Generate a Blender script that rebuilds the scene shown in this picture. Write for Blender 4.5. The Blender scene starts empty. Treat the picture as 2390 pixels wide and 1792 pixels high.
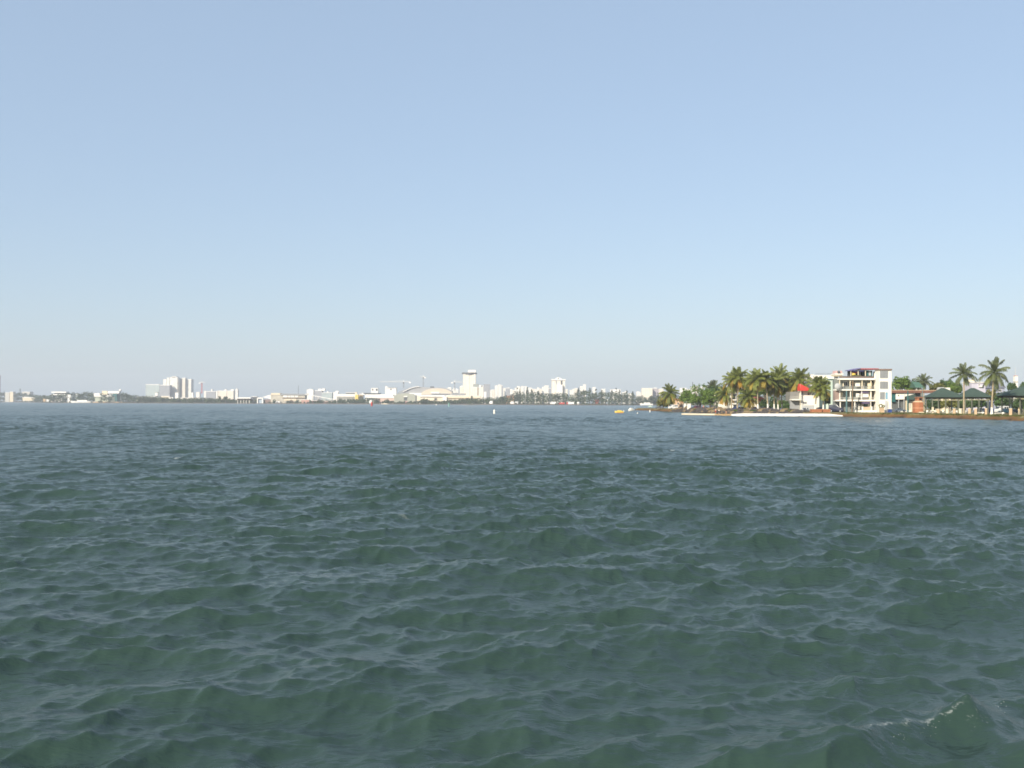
import bpy, math, random
import numpy as np
from mathutils import Vector, Matrix

random.seed(7)
C = bpy.context.scene.collection
SC = bpy.context.scene
R = math.radians

# ------------------------------------------------------------------ camera
F = 2450.0            # focal length in photo pixels (photo 2390 x 1792)
H = 3.9               # eye height above the water
ROLL = 0.0035
PITCH = math.atan(44 / F)
cam_d = bpy.data.cameras.new('camera')
cam = bpy.data.objects.new('camera', cam_d)
C.objects.link(cam)
cam_d.sensor_fit = 'HORIZONTAL'
cam_d.angle = 2 * math.atan(1195 / F)
cam_d.clip_start = 0.1
cam_d.clip_end = 20000
RM = Matrix.Rotation(R(90) + PITCH, 4, 'X') @ Matrix.Rotation(ROLL, 4, 'Z')
cam.matrix_world = Matrix.Translation((0, 0, H)) @ RM
SC.camera = cam


def P(px, py, d):
    """world point seen at photo pixel (px, py) at distance d along the view"""
    v = RM.to_3x3() @ Vector(((px - 1195) / F, -(py - 896) / F, -1.0))
    v = v * (d / v.y)
    return Vector((v.x, v.y, H + v.z))


def yh(px):
    return 940 + ROLL * (px - 1195)


def depth_of(px, py, z=0.0):
    """distance at which height z shows at pixel row py"""
    return (H - z) * F / (py - yh(px))


def lerp_table(tab, x):
    xs = [t[0] for t in tab]
    ys = [t[1] for t in tab]
    return float(np.interp(x, xs, ys))


# ------------------------------------------------------------------ things
def thing(name, label, cat, loc=(0, 0, 0), group=None, rz=0.0):
    o = bpy.data.objects.new(name, None)
    C.objects.link(o)
    o.empty_display_size = 0.2
    o.location = loc
    o.rotation_euler = (0, 0, rz)
    tag(o, label, cat, group)
    return o


def tag(o, label=None, cat=None, group=None, kind=None):
    if label:
        o['label'] = label
    if cat:
        o['category'] = cat
    if group:
        o['group'] = group
    if kind:
        o['kind'] = kind
    return o


class MB:
    """collects faces; build() links them as one mesh object"""

    def __init__(s):
        s.v = []
        s.f = []
        s.m = []
        s.sm = []

    def add(s, vs, fs, mi=0, smooth=False):
        b = len(s.v)
        s.v.extend([tuple(p) for p in vs])
        for f in fs:
            s.f.append(tuple(b + i for i in f))
            s.m.append(mi)
            s.sm.append(smooth)
        return s

    def box(s, x0, x1, y0, y1, z0, z1, mi=0, top=1.0):
        cx, cy = (x0 + x1) / 2, (y0 + y1) / 2
        vs = [(x0, y0, z0), (x1, y0, z0), (x1, y1, z0), (x0, y1, z0)]
        vs += [(cx + (x - cx) * top, cy + (y - cy) * top, z1) for x, y, _ in vs]
        s.add(vs, [(3, 2, 1, 0), (4, 5, 6, 7), (0, 1, 5, 4), (1, 2, 6, 5), (2, 3, 7, 6), (3, 0, 4, 7)], mi)
        return s

    def prism(s, poly, y0, y1, mi=0):
        """poly in x,z extruded along y"""
        n = len(poly)
        vs = [(x, y0, z) for x, z in poly] + [(x, y1, z) for x, z in poly]
        fs = [tuple(range(n)), tuple(range(2 * n - 1, n - 1, -1))]
        fs += [(i, i + n, (i + 1) % n + n, (i + 1) % n) for i in range(n)]
        s.add(vs, fs, mi)
        return s

    def prism_z(s, poly, z0, z1, mi=0, top=1.0):
        n = len(poly)
        cx = sum(p[0] for p in poly) / n
        cy = sum(p[1] for p in poly) / n
        vs = [(x, y, z0) for x, y in poly]
        vs += [(cx + (x - cx) * top, cy + (y - cy) * top, z1) for x, y in poly]
        fs = [tuple(range(n - 1, -1, -1)), tuple(range(n, 2 * n))]
        fs += [(i, (i + 1) % n, (i + 1) % n + n, i + n) for i in range(n)]
        s.add(vs, fs, mi)
        return s

    def tube(s, pts, radii, n=8, mi=0, caps=True, smooth=True):
        pts = [Vector(p) for p in pts]
        if not hasattr(radii, '__len__'):
            radii = [radii] * len(pts)
        vs, fs = [], []
        for i, p in enumerate(pts):
            t = (pts[min(i + 1, len(pts) - 1)] - pts[max(i - 1, 0)]).normalized()
            a = t.orthogonal().normalized() if abs(t.z) > 0.9 else t.cross(Vector((0, 0, 1))).normalized()
            b = t.cross(a)
            for k in range(n):
                w = 2 * math.pi * k / n
                vs.append(p + (a * math.cos(w) + b * math.sin(w)) * radii[i])
        for i in range(len(pts) - 1):
            for k in range(n):
                k2 = (k + 1) % n
                fs.append((i * n + k, i * n + k2, (i + 1) * n + k2, (i + 1) * n + k))
        s.add(vs, fs, mi, smooth)
        if caps:
            m = len(pts) - 1
            s.add([vs[k] for k in range(n)], [tuple(range(n))], mi)
            s.add([vs[m * n + k] for k in range(n)], [tuple(range(n - 1, -1, -1))], mi)
        return s

    def cyl(s, x, y, z0, z1, r0, r1=None, n=12, mi=0):
        return s.tube([(x, y, z0), (x, y, z1)], [r0, r0 if r1 is None else r1], n, mi)

    def ball(s, c, r, mi=0, nu=10, nv=7, sq=(1, 1, 1)):
        vs, fs = [], []
        for j in range(nv + 1):
            t = math.pi * j / nv
            for i in range(nu):
                a = 2 * math.pi * i / nu
                vs.append((c[0] + r * sq[0] * math.sin(t) * math.cos(a), c[1] + r * sq[1] * math.sin(t) * math.sin(a),
                           c[2] + r * sq[2] * math.cos(t)))
        for j in range(nv):
            for i in range(nu):
                i2 = (i + 1) % nu
                fs.append((j * nu + i, (j + 1) * nu + i, (j + 1) * nu + i2, j * nu + i2))
        s.add(vs, fs, mi, True)
        return s

    def build(s, name, mats, parent=None):
        me = bpy.data.meshes.new(name)
        me.from_pydata(s.v, [], s.f)
        if not isinstance(mats, (list, tuple)):
            mats = [mats]
        for m in mats:
            me.materials.append(m)
        me.polygons.foreach_set('material_index', s.m)
        me.polygons.foreach_set('use_smooth', s.sm)
        me.update()
        o = bpy.data.objects.new(name, me)
        C.objects.link(o)
        if parent is not None:
            o.parent = parent
        return o


def copy_tree(o, parent=None):
    c = o.copy()
    C.objects.link(c)
    c.parent = parent
    for ch in list(o.children):
        copy_tree(ch, c)
    return c


# ------------------------------------------------------------------ materials
def nodes_of(name):
    m = bpy.data.materials.new(name)
    m.use_nodes = True
    nt = m.node_tree
    b = nt.nodes['Principled BSDF']
    return m, nt, b


def M(name, rgb, rough=0.75, var=0.18, scale=0.6, metal=0.0, bump=0.0, spec=0.3, translucent=0.0):
    m, nt, b = nodes_of(name)
    N, L = nt.nodes, nt.links
    tc = N.new('ShaderNodeTexCoord')
    no = N.new('ShaderNodeTexNoise')
    no.inputs['Scale'].default_value = scale
    no.inputs['Detail'].default_value = 5
    L.new(tc.outputs['Object'], no.inputs['Vector'])
    mr = N.new('ShaderNodeMapRange')
    mr.inputs['From Min'].default_value = 0.3
    mr.inputs['From Max'].default_value = 0.7
    mr.inputs['To Min'].default_value = 1 - var
    mr.inputs['To Max'].default_value = 1 + var * 0.6
    L.new(no.outputs['Fac'], mr.inputs['Value'])
    mx = N.new('ShaderNodeMix')
    mx.data_type = 'RGBA'
    mx.blend_type = 'MULTIPLY'
    mx.inputs[0].default_value = 1
    mx.inputs[6].default_value = (*rgb, 1)
    L.new(mr.outputs['Result'], mx.inputs[7])
    L.new(mx.outputs[2], b.inputs['Base Color'])
    b.inputs['Roughness'].default_value = rough
    b.inputs['Metallic'].default_value = metal
    b.inputs['Specular IOR Level'].default_value = spec
    if bump:
        bp = N.new('ShaderNodeBump')
        bp.inputs['Distance'].default_value = bump
        L.new(no.outputs['Fac'], bp.inputs['Height'])
        L.new(bp.outputs['Normal'], b.inputs['Normal'])
    if translucent:
        tr = N.new('ShaderNodeBsdfTranslucent')
        L.new(mx.outputs[2], tr.inputs['Color'])
        ms = N.new('ShaderNodeMixShader')
        ms.inputs[0].default_value = translucent
        L.new(b.outputs[0], ms.inputs[1])
        L.new(tr.outputs[0], ms.inputs[2])
        L.new(ms.outputs[0], N['Material Output'].inputs['Surface'])
    return m


def facade(name, wall, win, sx=3.2, sz=3.1, fx=0.5, fz=0.45, rough=0.7):
    """plastered wall with a grid of window openings as surface pattern"""
    m, nt, b = nodes_of(name)
    N, L = nt.nodes, nt.links
    tc = N.new('ShaderNodeTexCoord')
    sp = N.new('ShaderNodeSeparateXYZ')
    L.new(tc.outputs['Object'], sp.inputs[0])

    def math_(op, a, bb=None):
        n = N.new('ShaderNodeMath')
        n.operation = op
        for i, q in enumerate((a, bb)):
            if q is None:
                continue
            if isinstance(q, (int, float)):
                n.inputs[i].default_value = q
            else:
                L.new(q, n.inputs[i])
        return n.outputs[0]
    u = math_('ADD', sp.outputs[0], sp.outputs[1])
    fu = math_('FRACT', math_('DIVIDE', u, sx))
    fv = math_('FRACT', math_('DIVIDE', sp.outputs[2], sz))
    a = math_('MULTIPLY', math_('LESS_THAN', fu, fx), math_('LESS_THAN', math_('ABSOLUTE', math_('SUBTRACT', fv, 0.5)), fz / 2))
    ge = N.new('ShaderNodeNewGeometry')
    sn = N.new('ShaderNodeSeparateXYZ')
    L.new(ge.outputs['Normal'], sn.inputs[0])
    a = math_('MULTIPLY', a, math_('LESS_THAN', sn.outputs[2], 0.5))
    no = N.new('ShaderNodeTexNoise')
    no.inputs['Scale'].default_value = 0.12
    L.new(tc.outputs['Object'], no.inputs['Vector'])
    mr = N.new('ShaderNodeMapRange')
    mr.inputs['To Min'].default_value = 0.8
    mr.inputs['To Max'].default_value = 1.15
    L.new(no.outputs['Fac'], mr.inputs['Value'])
    m1 = N.new('ShaderNodeMix')
    m1.data_type = 'RGBA'
    m1.inputs[6].default_value = (*wall, 1)
    m1.inputs[7].default_value = (*win, 1)
    L.new(a, m1.inputs[0])
    m2 = N.new('ShaderNodeMix')
    m2.data_type = 'RGBA'
    m2.blend_type = 'MULTIPLY'
    m2.inputs[0].default_value = 1
    L.new(m1.outputs[2], m2.inputs[6])
    L.new(mr.outputs['Result'], m2.inputs[7])
    L.new(m2.outputs[2], b.inputs['Base Color'])
    b.inputs['Roughness'].default_value = rough
    return m
# ------------------------------------------------------------------ sky, sun, air
SUN_EL, SUN_AZ = R(30), R(216)     # azimuth measured clockwise from the view direction (+Y); the sun stands behind the viewer
w = bpy.data.worlds.new('World')
SC.world = w
w.use_nodes = True
wn, wl = w.node_tree.nodes, w.node_tree.links
bg = wn['Background']
sky = wn.new('ShaderNodeTexSky')
sky.sky_type = 'NISHITA'
sky.sun_disc = False
sky.sun_elevation = SUN_EL
sky.sun_rotation = SUN_AZ
sky.altitude = 0
sky.air_density = 1.0
sky.dust_density = 1.0
sky.ozone_density = 1.0
wl.new(sky.outputs[0], bg.inputs['Color'])
bg.inputs['Strength'].default_value = 0.05
# light scattered more than once in the air, which the sky model leaves out: the same pale blue from every direction
b2_ = wn.new('ShaderNodeBackground')
b2_.inputs['Color'].default_value = (0.208, 0.270, 0.354, 1)
ad_ = wn.new('ShaderNodeAddShader')
wl.new(bg.outputs[0], ad_.inputs[0])
wl.new(b2_.outputs[0], ad_.inputs[1])
wl.new(ad_.outputs[0], wn['World Output'].inputs['Surface'])
sd = bpy.data.lights.new('sun', 'SUN')
sd.energy = 5.0
sd.angle = R(0.5)
sd.color = (1.0, 0.90, 0.74)
so = bpy.data.objects.new('sun', sd)
C.objects.link(so)
sv = Vector((math.sin(SUN_AZ) * math.cos(SUN_EL), math.cos(SUN_AZ) * math.cos(SUN_EL), math.sin(SUN_EL)))
so.rotation_euler = sv.to_track_quat('Z', 'Y').to_euler()
so.location = sv * 200
SC.view_settings.view_transform = 'Standard'
SC.view_settings.look = 'None'
SC.view_settings.gamma = 1
SC.view_settings.exposure = 0.4
SC.render.engine = 'CYCLES'
SC.cycles.use_denoising = True
SC.cycles.max_bounces = 6
SC.cycles.volume_bounces = 0
SC.cycles.filter_width = 1.7

HAZE = 1.25e-4
hz = MB().box(-5200, 5200, -60, 7400, -3, 190).build('haze', [])
tag(hz, 'pale sea haze lying over the bay', 'haze', kind='stuff')
hm = bpy.data.materials.new('haze')
hm.use_nodes = True
hm.node_tree.nodes.clear()
ho = hm.node_tree.nodes.new('ShaderNodeOutputMaterial')
hv = hm.node_tree.nodes.new('ShaderNodeVolumePrincipled')
hv.inputs['Density'].default_value = HAZE
hv.inputs['Color'].default_value = (0.86, 0.92, 1.0, 1)
hv.inputs['Anisotropy'].default_value = 0.0
hm.node_tree.links.new(hv.outputs[0], ho.inputs['Volume'])
hz.data.materials.append(hm)


# ------------------------------------------------------------------ water
def sea_tile(n, L, lam, hs, ang, seed, spread=2.0, cut=0.25):
    rng = np.random.default_rng(seed)
    k1 = np.fft.fftfreq(n, L / n) * 2 * np.pi
    kx, ky = np.meshgrid(k1, k1, indexing='ij')
    k = np.sqrt(kx ** 2 + ky ** 2)
    k[0, 0] = 1e9
    kp = 2 * np.pi / lam
    c = (kx * math.sin(ang) + ky * math.cos(ang)) / k
    D = np.where(c > 0, np.abs(c) ** spread, 0.12 * np.abs(c) ** spread) + 0.03
    S = np.exp(-1.25 * (kp / k) ** 2) / k ** 4 * D * np.exp(-(k * cut / (2 * np.pi)) ** 2)
    S *= 1 + 0.5 * np.exp(-((np.sqrt(k / kp) - 1) / 0.12) ** 2)
    A = np.sqrt(S) * (rng.normal(size=(n, n)) + 1j * rng.normal(size=(n, n)))
    h = np.real(np.fft.ifft2(A))
    s = hs / 4 / h.std()
    dx = np.real(np.fft.ifft2(-1j * kx / k * A)) * s
    dy = np.real(np.fft.ifft2(-1j * ky / k * A)) * s
    return (h * s).astype(np.float32), dx.astype(np.float32), dy.astype(np.float32), n, L


def sample(t, x, y, rot):
    h, dx, dy, n, L = t
    c, s = math.cos(rot), math.sin(rot)
    u = ((x * c + y * s) / L * n)
    v = ((-x * s + y * c) / L * n)
    i = np.floor(u).astype(np.int64)
    j = np.floor(v).astype(np.int64)
    fu = (u - i).astype(np.float32)
    fv = (v - j).astype(np.float32)
    i0, i1, j0, j1 = i % n, (i + 1) % n, j % n, (j + 1) % n

    def g(a):
        return (a[i0, j0] * (1 - fu) + a[i1, j0] * fu) * (1 - fv) + (a[i0, j1] * (1 - fu) + a[i1, j1] * fu) * fv
    hh, xx, yy = g(h), g(dx), g(dy)
    return hh, xx * c - yy * s, xx * s + yy * c


def build_water():
    a_f = np.linspace(-0.66, 0.66, 1350)
    a_l = -0.66 - np.cumsum(np.geomspace(0.0015, 0.05, 70))
    a_l = a_l[a_l > -1.75][::-1]
    ang = np.concatenate([a_l, a_f, -a_l[::-1]])
    r = [3.0]
    while r[-1] < 7000:
        q = r[-1]
        r.append(q + max(0.045, q * (0.0042 if q < 150 else 0.0058)))
    r = np.array(r)
    rr, aa = np.meshgrid(r, ang, indexing='ij')
    X = rr * np.sin(aa)
    Y = rr * np.cos(aa)
    t1 = sea_tile(1024, 113.0, 5.2, 0.33, R(173), 3, 6.0, 0.34)
    t2 = sea_tile(1024, 47.0, 1.1, 0.085, R(152), 5, 3.0, 0.12)
    t3 = sea_tile(512, 331.0, 9.0, 0.12, R(190), 9, 2.0, 2.0)
    h1, x1, y1 = sample(t1, X, Y, 0.0)
    h2, x2, y2 = sample(t2, X, Y, 0.42)
    h3, x3, y3 = sample(t3, X, Y, -0.2)
    gust = 0.88 + 0.42 * np.sin(X / 23.0 + 1.0) * np.sin(Y / 31.0 + 0.6 * np.sin(X / 40.0))
    Z = (h1 + h2) * gust + h3
    ch = 0.75
    PX = X - ch * (x1 + x2) * gust
    PY = Y - ch * (y1 + y2) * gust

    # two crests crossing close to the wall, where a small sea breaks
    def ridge(p, q, amp, wf, wb, fade=0.9):
        nonlocal Z
        p, q = np.array(p), np.array(q)
        L = np.linalg.norm(q - p)
        t = (q - p) / L
        nrm = np.array([t[1], -t[0]])
        if nrm[1] > 0:
            nrm = -nrm
        u = (X - p[0]) * t[0] + (Y - p[1]) * t[1]
        v = (X - p[0]) * nrm[0] + (Y - p[1]) * nrm[1] + 0.10 * np.sin(u * 3.1 + 0.7)
        al = np.clip(np.minimum(u + fade * .2, L + fade * .2 - u) / fade, 0, 1)
        al = al * al * (3 - 2 * al)
        wv = np.where(v > 0, wf, wb)
        Z = Z + amp * al * np.exp(-np.abs(v / wv) ** 1.6)
        return u, v, L

    def wp(px, py, z=0.1):
        d = depth_of(px, py, z)
        p = P(px, py, d)
        return (p.x, p.y)
    ua, va, La = ridge(wp(1780, 1850), wp(2345, 1668), 0.21, 0.24, 0.55, 1.3)
    ub, vb, Lb = ridge(wp(2180, 1650), wp(2560, 1850), 0.17, 0.26, 0.45, 1.2)
    ridge(wp(870, 1650), wp(1310, 1660), 0.10, 0.5, 0.7)
    ridge(wp(930, 1385), wp(1230, 1392), 0.12, 0.5, 0.8)

    foam = np.zeros_like(Z)
    for (px, py, wpx, dep) in ((1103, 1000, 26, 2.0), (838, 1004, 30, 1.6), (940, 1001, 10, 1.4), (1271, 1048, 14, 1.0),
                               (1572, 1049, 22, 1.1), (945, 1200, 58, 0.45), (1184, 1025, 9, 1.0), (1005, 1371, 110, 0.16),
                               (1213, 1445, 18, 0.14), (2195, 1340, 34, 0.2), (1663, 1235, 20, 0.25), (2030, 1010, 14, 1.2),
                               (420, 1062, 22, 0.8), (2290, 1075, 22, 0.8), (1480, 1045, 16, 0.7), (620, 985, 18, 1.6), (1530, 1013, 16, 1.2)):
        x0, y0 = wp(px, py, 0.15)
        sx = wpx / 2450 * y0 * 0.5
        bend = dep * 0.8 * np.sin((X - x0) / sx * 2.2 + px)
        foam = np.maximum(foam, np.exp(-((X - x0) / sx) ** 4 - ((Y - y0 - bend) / dep) ** 2) * (0.80 if py > 1100 else 0.95))
    rag = 0.03 * np.sin(ua * 7.0) + 0.025 * np.sin(ua * 19.0 + 1)
    fa = 0.83 * np.exp(-((va + 0.02 + rag) / 0.10) ** 2) * np.exp(-((ua - La * 0.60) / (La * .31)) ** 4)
    fa = np.maximum(fa, 0.68 * np.exp(-((va - 0.16 + rag * 2) / 0.2) ** 2) * np.exp(-((ua - La * 0.80) / (La * .16)) ** 4))
    fa = np.maximum(fa, 0.72 * np.exp(-((vb + 0.02) / 0.05) ** 2) * np.exp(-((ub - Lb * 0.3) / (Lb * .22)) ** 4))
    foam = np.maximum(foam, fa)

    nr, na = X.shape
    co = np.stack([PX, PY, Z], -1).reshape(-1, 3).astype(np.float32)
    idx = np.arange(nr * na, dtype=np.int32).reshape(nr, na)
    q = np.stack([idx[:-1, :-1], idx[:-1, 1:], idx[1:, 1:], idx[1:, :-1]], -1).reshape(-1, 4)
    q = q[:, ::-1]
    me = bpy.data.meshes.new('water')
    me.vertices.add(len(co))
    me.vertices.foreach_set('co', co.ravel())
    me.loops.add(q.size)
    me.loops.foreach_set('vertex_index', np.ascontiguousarray(q).ravel())
    me.polygons.add(len(q))
    me.polygons.foreach_set('loop_start', np.arange(0, q.size, 4, dtype=np.int32))
    me.polygons.foreach_set('use_smooth', np.ones(len(q), dtype=bool))
    me.update(calc_edges=True)
    at = me.attributes.new('foam', 'FLOAT', 'POINT')
    at.data.foreach_set('value', foam.ravel().astype(np.float32))
    o = bpy.data.objects.new('water', me)
    C.objects.link(o)
    tag(o, 'choppy grey green bay water', 'water', kind='structure')

    m, nt, b = nodes_of('water')
    N, L = nt.nodes, nt.links
    b.inputs['Base Color'].default_value = (0.027, 0.051, 0.041, 1)
    b.inputs['Roughness'].default_value = 0.23
    b.inputs['IOR'].default_value = 1.333
    b.inputs['Specular IOR Level'].default_value = 0.34
    b.inputs['Specular Tint'].default_value = (0.90, 1.0, 0.95, 1)
    tc = N.new('ShaderNodeTexCoord')

    def noise(sc, stretch, det, dist, prev=None):
        mp = N.new('ShaderNodeMapping')
        mp.inputs['Scale'].default_value = (sc * stretch, sc, sc)
        mp.inputs['Rotation'].default_value = (0, 0, R(-12))
        L.new(tc.outputs['Object'], mp.inputs[0])
        n = N.new('ShaderNodeTexNoise')
        n.inputs['Scale'].default_value = 1
        n.inputs['Detail'].default_value = det
        n.inputs['Roughness'].default_value = 0.55
        L.new(mp.outputs[0], n.inputs['Vector'])
        bp = N.new('ShaderNodeBump')
        bp.inputs['Distance'].default_value = dist
        L.new(n.outputs['Fac'], bp.inputs['Height'])
        if prev:
            L.new(prev.outputs[0], bp.inputs['Normal'])
        return bp
    b1 = noise(1.3, 0.40, 4, 0.13)
    b2 = noise(5.5, 0.38, 5, 0.065, b1)
    b3 = noise(14.0, 0.42, 3, 0.020, b2)
    L.new(b3.outputs[0], b.inputs['Normal'])
    gm = N.new('ShaderNodeMapping')
    gm.inputs['Scale'].default_value = (0.05, 0.035, 0.05)
    L.new(tc.outputs['Object'], gm.inputs[0])
    gn = N.new('ShaderNodeTexNoise')
    gn.inputs['Scale'].default_value = 1
    gn.inputs['Detail'].default_value = 4
    L.new(gm.outputs[0], gn.inputs['Vector'])
    gr = N.new('ShaderNodeMapRange')
    gr.inputs['From Min'].default_value = 0.35
    gr.inputs['From Max'].default_value = 0.65
    gr.inputs['To Min'].default_value = 0.35
    gr.inputs['To Max'].default_value = 1.0
    L.new(gn.outputs['Fac'], gr.inputs['Value'])
    for q in (b1, b2, b3):
        L.new(gr.outputs[0], q.inputs['Strength'])
    # foam
    fo = N.new('ShaderNodeAttribute')
    fo.attribute_name = 'foam'
    fn = N.new('ShaderNodeTexNoise')
    fn.inputs['Scale'].default_value = 26
    fn.inputs['Detail'].default_value = 6
    fn.inputs['Roughness'].default_value = 0.7
    L.new(tc.outputs['Object'], fn.inputs['Vector'])
    ad = N.new('ShaderNodeMath')
    ad.operation = 'ADD'
    L.new(fo.outputs['Fac'], ad.inputs[0])
    L.new(fn.outputs['Fac'], ad.inputs[1])
    mr = N.new('ShaderNodeMapRange')
    mr.inputs['From Min'].default_value = 1.24
    mr.inputs['From Max'].default_value = 1.75
    L.new(ad.outputs[0], mr.inputs['Value'])
    df = N.new('ShaderNodeBsdfDiffuse')
    df.inputs['Color'].default_value = (0.55, 0.58, 0.56, 1)
    ms = N.new('ShaderNodeMixShader')
    L.new(mr.outputs[0], ms.inputs[0])
    L.new(b.outputs[0], ms.inputs[1])
    L.new(df.outputs[0], ms.inputs[2])
    L.new(ms.outputs[0], N['Material Output'].inputs['Surface'])
    me.materials.append(m)

    # spray thrown up by the breaking crest
    rng = random.Random(4)
    sp = MB()
    ax, ay = wp(1780, 1850)
    bx, by = wp(2345, 1668)
    for i in range(240):
        t = min(1.02, max(0.2, rng.gauss(0.62, 0.16)))
        cl = math.sin(t * 31) * .5 + .5
        x, y = ax + (bx - ax) * t + rng.gauss(0, 0.05), ay + (by - ay) * t + rng.gauss(0.03, 0.08)
        z = 0.20 + abs(rng.gauss(0, 0.05)) * (.5 + cl)
        sp.ball((x, y, z), rng.choice((0.001, 0.0015, 0.0015, 0.002, 0.003)), 0, 5, 4)
    so_ = sp.build('spray', M('spray', (0.85, 0.87, 0.86), 0.4, 0.05))
    tag(so_, 'white droplets of spray off the breaking crest', 'spray', kind='stuff')


build_water()
# ------------------------------------------------------------------ materials shared by the shores
WHITE = M('white_plaster', (0.80, 0.78, 0.74), 0.7, 0.10, 0.4)
CREAM = M('cream_plaster', (0.72, 0.62, 0.46), 0.75, 0.12, 0.4)
PALE = M('pale_concrete', (0.55, 0.53, 0.48), 0.8, 0.15, 0.5)
GREY = M('grey_concrete', (0.30, 0.31, 0.32), 0.8, 0.15, 0.4)
DGREY = M('dark_grey', (0.09, 0.095, 0.10), 0.7, 0.2, 0.6)
DARK = M('dark_opening', (0.018, 0.02, 0.022), 0.4, 0.2, 0.6)
GLASS = M('window_glass', (0.03, 0.04, 0.05), 0.12, 0.2, 0.6, spec=0.6)
LGREY = M('light_grey', (0.45, 0.46, 0.46), 0.6, 0.1, 0.6)
TAN = M('tan_concrete', (0.52, 0.38, 0.24), 0.8, 0.2, 0.8)
BROWN = M('brown_wood', (0.13, 0.075, 0.04), 0.8, 0.25, 1.2)
BRICK = M('orange_brick', (0.36, 0.145, 0.07), 0.85, 0.2, 2.0)
TEAL = M('teal_paint', (0.03, 0.12, 0.12), 0.5, 0.15, 0.8)
GREENROOF = M('green_sheet_roof', (0.046, 0.074, 0.060), 0.8, 0.15, 0.5)
RED = M('red_fabric', (0.62, 0.055, 0.04), 0.7, 0.12, 0.8)
REDROOF = M('red_roof_tile', (0.34, 0.09, 0.055), 0.8, 0.2, 0.8)
BLUE = M('blue_paint', (0.03, 0.06, 0.22), 0.45, 0.1, 0.8)
NAVY = M('navy_paint', (0.012, 0.018, 0.045), 0.25, 0.1, 0.8, spec=0.6)
YELLOW = M('yellow_paint', (0.76, 0.56, 0.12), 0.45, 0.12, 0.8)
ORANGE = M('orange_paint', (0.60, 0.18, 0.03), 0.5, 0.12, 0.8)
CARWHITE = M('white_car_paint', (0.78, 0.78, 0.76), 0.25, 0.05, 0.8, spec=0.6)
RUBBER = M('tyre_rubber', (0.02, 0.02, 0.02), 0.8, 0.1)
STEEL = M('galvanised_steel', (0.42, 0.43, 0.43), 0.4, 0.1, 1.0, metal=0.6)
REDPAINT = M('red_paint', (0.50, 0.06, 0.045), 0.5, 0.15, 0.8)
LEAF_FAR = M('far_leaves', (0.050, 0.075, 0.030), 0.8, 0.4, 0.05)
LEAF_PINE = M('casuarina_needles', (0.042, 0.060, 0.030), 0.8, 0.35, 0.1)
BARK = M('bark', (0.11, 0.085, 0.06), 0.9, 0.3, 1.5)
F_WHITE = facade('white_flats', (0.80, 0.78, 0.72), (0.30, 0.30, 0.31), 3.6, 3.1, 0.42, 0.40)
F_WARM = facade('warm_white_flats', (0.76, 0.70, 0.60), (0.26, 0.25, 0.25), 4.2, 3.1, 0.5, 0.36)
F_GREY = facade('grey_flats', (0.36, 0.37, 0.40), (0.16, 0.18, 0.21), 3.4, 3.1, 0.6, 0.5)
F_TEAL = facade('blue_green_glass_flats', (0.46, 0.52, 0.52), (0.20, 0.27, 0.29), 3.4, 3.3, 0.6, 0.55)
F_PINK = facade('shade_pink_flats', (0.42, 0.38, 0.40), (0.25, 0.23, 0.25), 4.0, 3.1, 0.4, 0.4)  # shade on the slab's side put into this pink grey
F_HOTEL = facade('hotel_wall', (0.80, 0.74, 0.63), (0.58, 0.52, 0.44), 5.2, 3.2, 0.35, 0.45)

# ------------------------------------------------------------------ far shore
FAR_SHORE = [(-420, 4300), (0, 4200), (50, 3900), (120, 2750), (250, 2500), (650, 2430), (950, 2170), (1390, 1990),
             (1520, 2150), (1900, 2150), (2900, 2150)]


def fd(px, back=0):
    return lerp_table(FAR_SHORE, px) + back


def build_far_land():
    mb = MB()
    xs = list(range(-420, 2901, 12))
    rng = random.Random(2)
    rows = [(0, -0.8), (7, 0.5), (16, 1.0), (60, 1.5), (400, 2.0), (3000, 2.2)]
    vs = []
    for px in xs:
        d0 = fd(px) + rng.uniform(-14, 14)
        for off, z in rows:
            d = min(d0 + off, 7200)
            vs.append(((px - 1195) / F * d, d, z + (rng.uniform(-0.2, 0.3) if 0 < off < 100 else 0)))
    n = len(rows)
    fs = []
    for i in range(len(xs) - 1):
        for k in range(n - 1):
            fs.append((i * n + k, (i + 1) * n + k, (i + 1) * n + k + 1, i * n + k + 1))
    mb.add(vs, fs)
    o = mb.build('ground', M('far_bank', (0.16, 0.12, 0.085), 0.9, 0.4, 0.03))
    tag(o, 'low far shore of the bay', 'shore', kind='structure')


build_far_land()

# tops of the far trees in the photo: (pixel x, pixel y)
WOOD_TOP = [(-60, 912), (8, 914), (20, 922), (48, 914), (62, 918), (100, 922), (150, 916), (205, 914), (250, 918), (290, 915), (310, 921),
            (345, 923), (420, 928), (475, 927), (520, 929), (560, 930), (592, 927), (610, 932), (780, 932), (800, 929),
            (850, 929), (870, 928), (905, 931), (925, 936), (975, 936), (985, 930), (1030, 935), (1075, 930), (1095, 926), (1110, 928),
            (1140, 927), (1165, 926), (1178, 922), (1196, 920), (1204, 911), (1216, 917), (1228, 913), (1250, 914), (1262, 916), (1290, 917),
            (1320, 916), (1338, 921), (1347, 913), (1356, 911), (1372, 908), (1384, 916), (1400, 914), (1410, 912), (1424, 915),
            (1438, 912), (1450, 919), (1462, 915), (1480, 919), (1500, 922), (1512, 928), (1522, 925), (1540, 920), (1560, 920), (2500, 921)]


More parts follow.
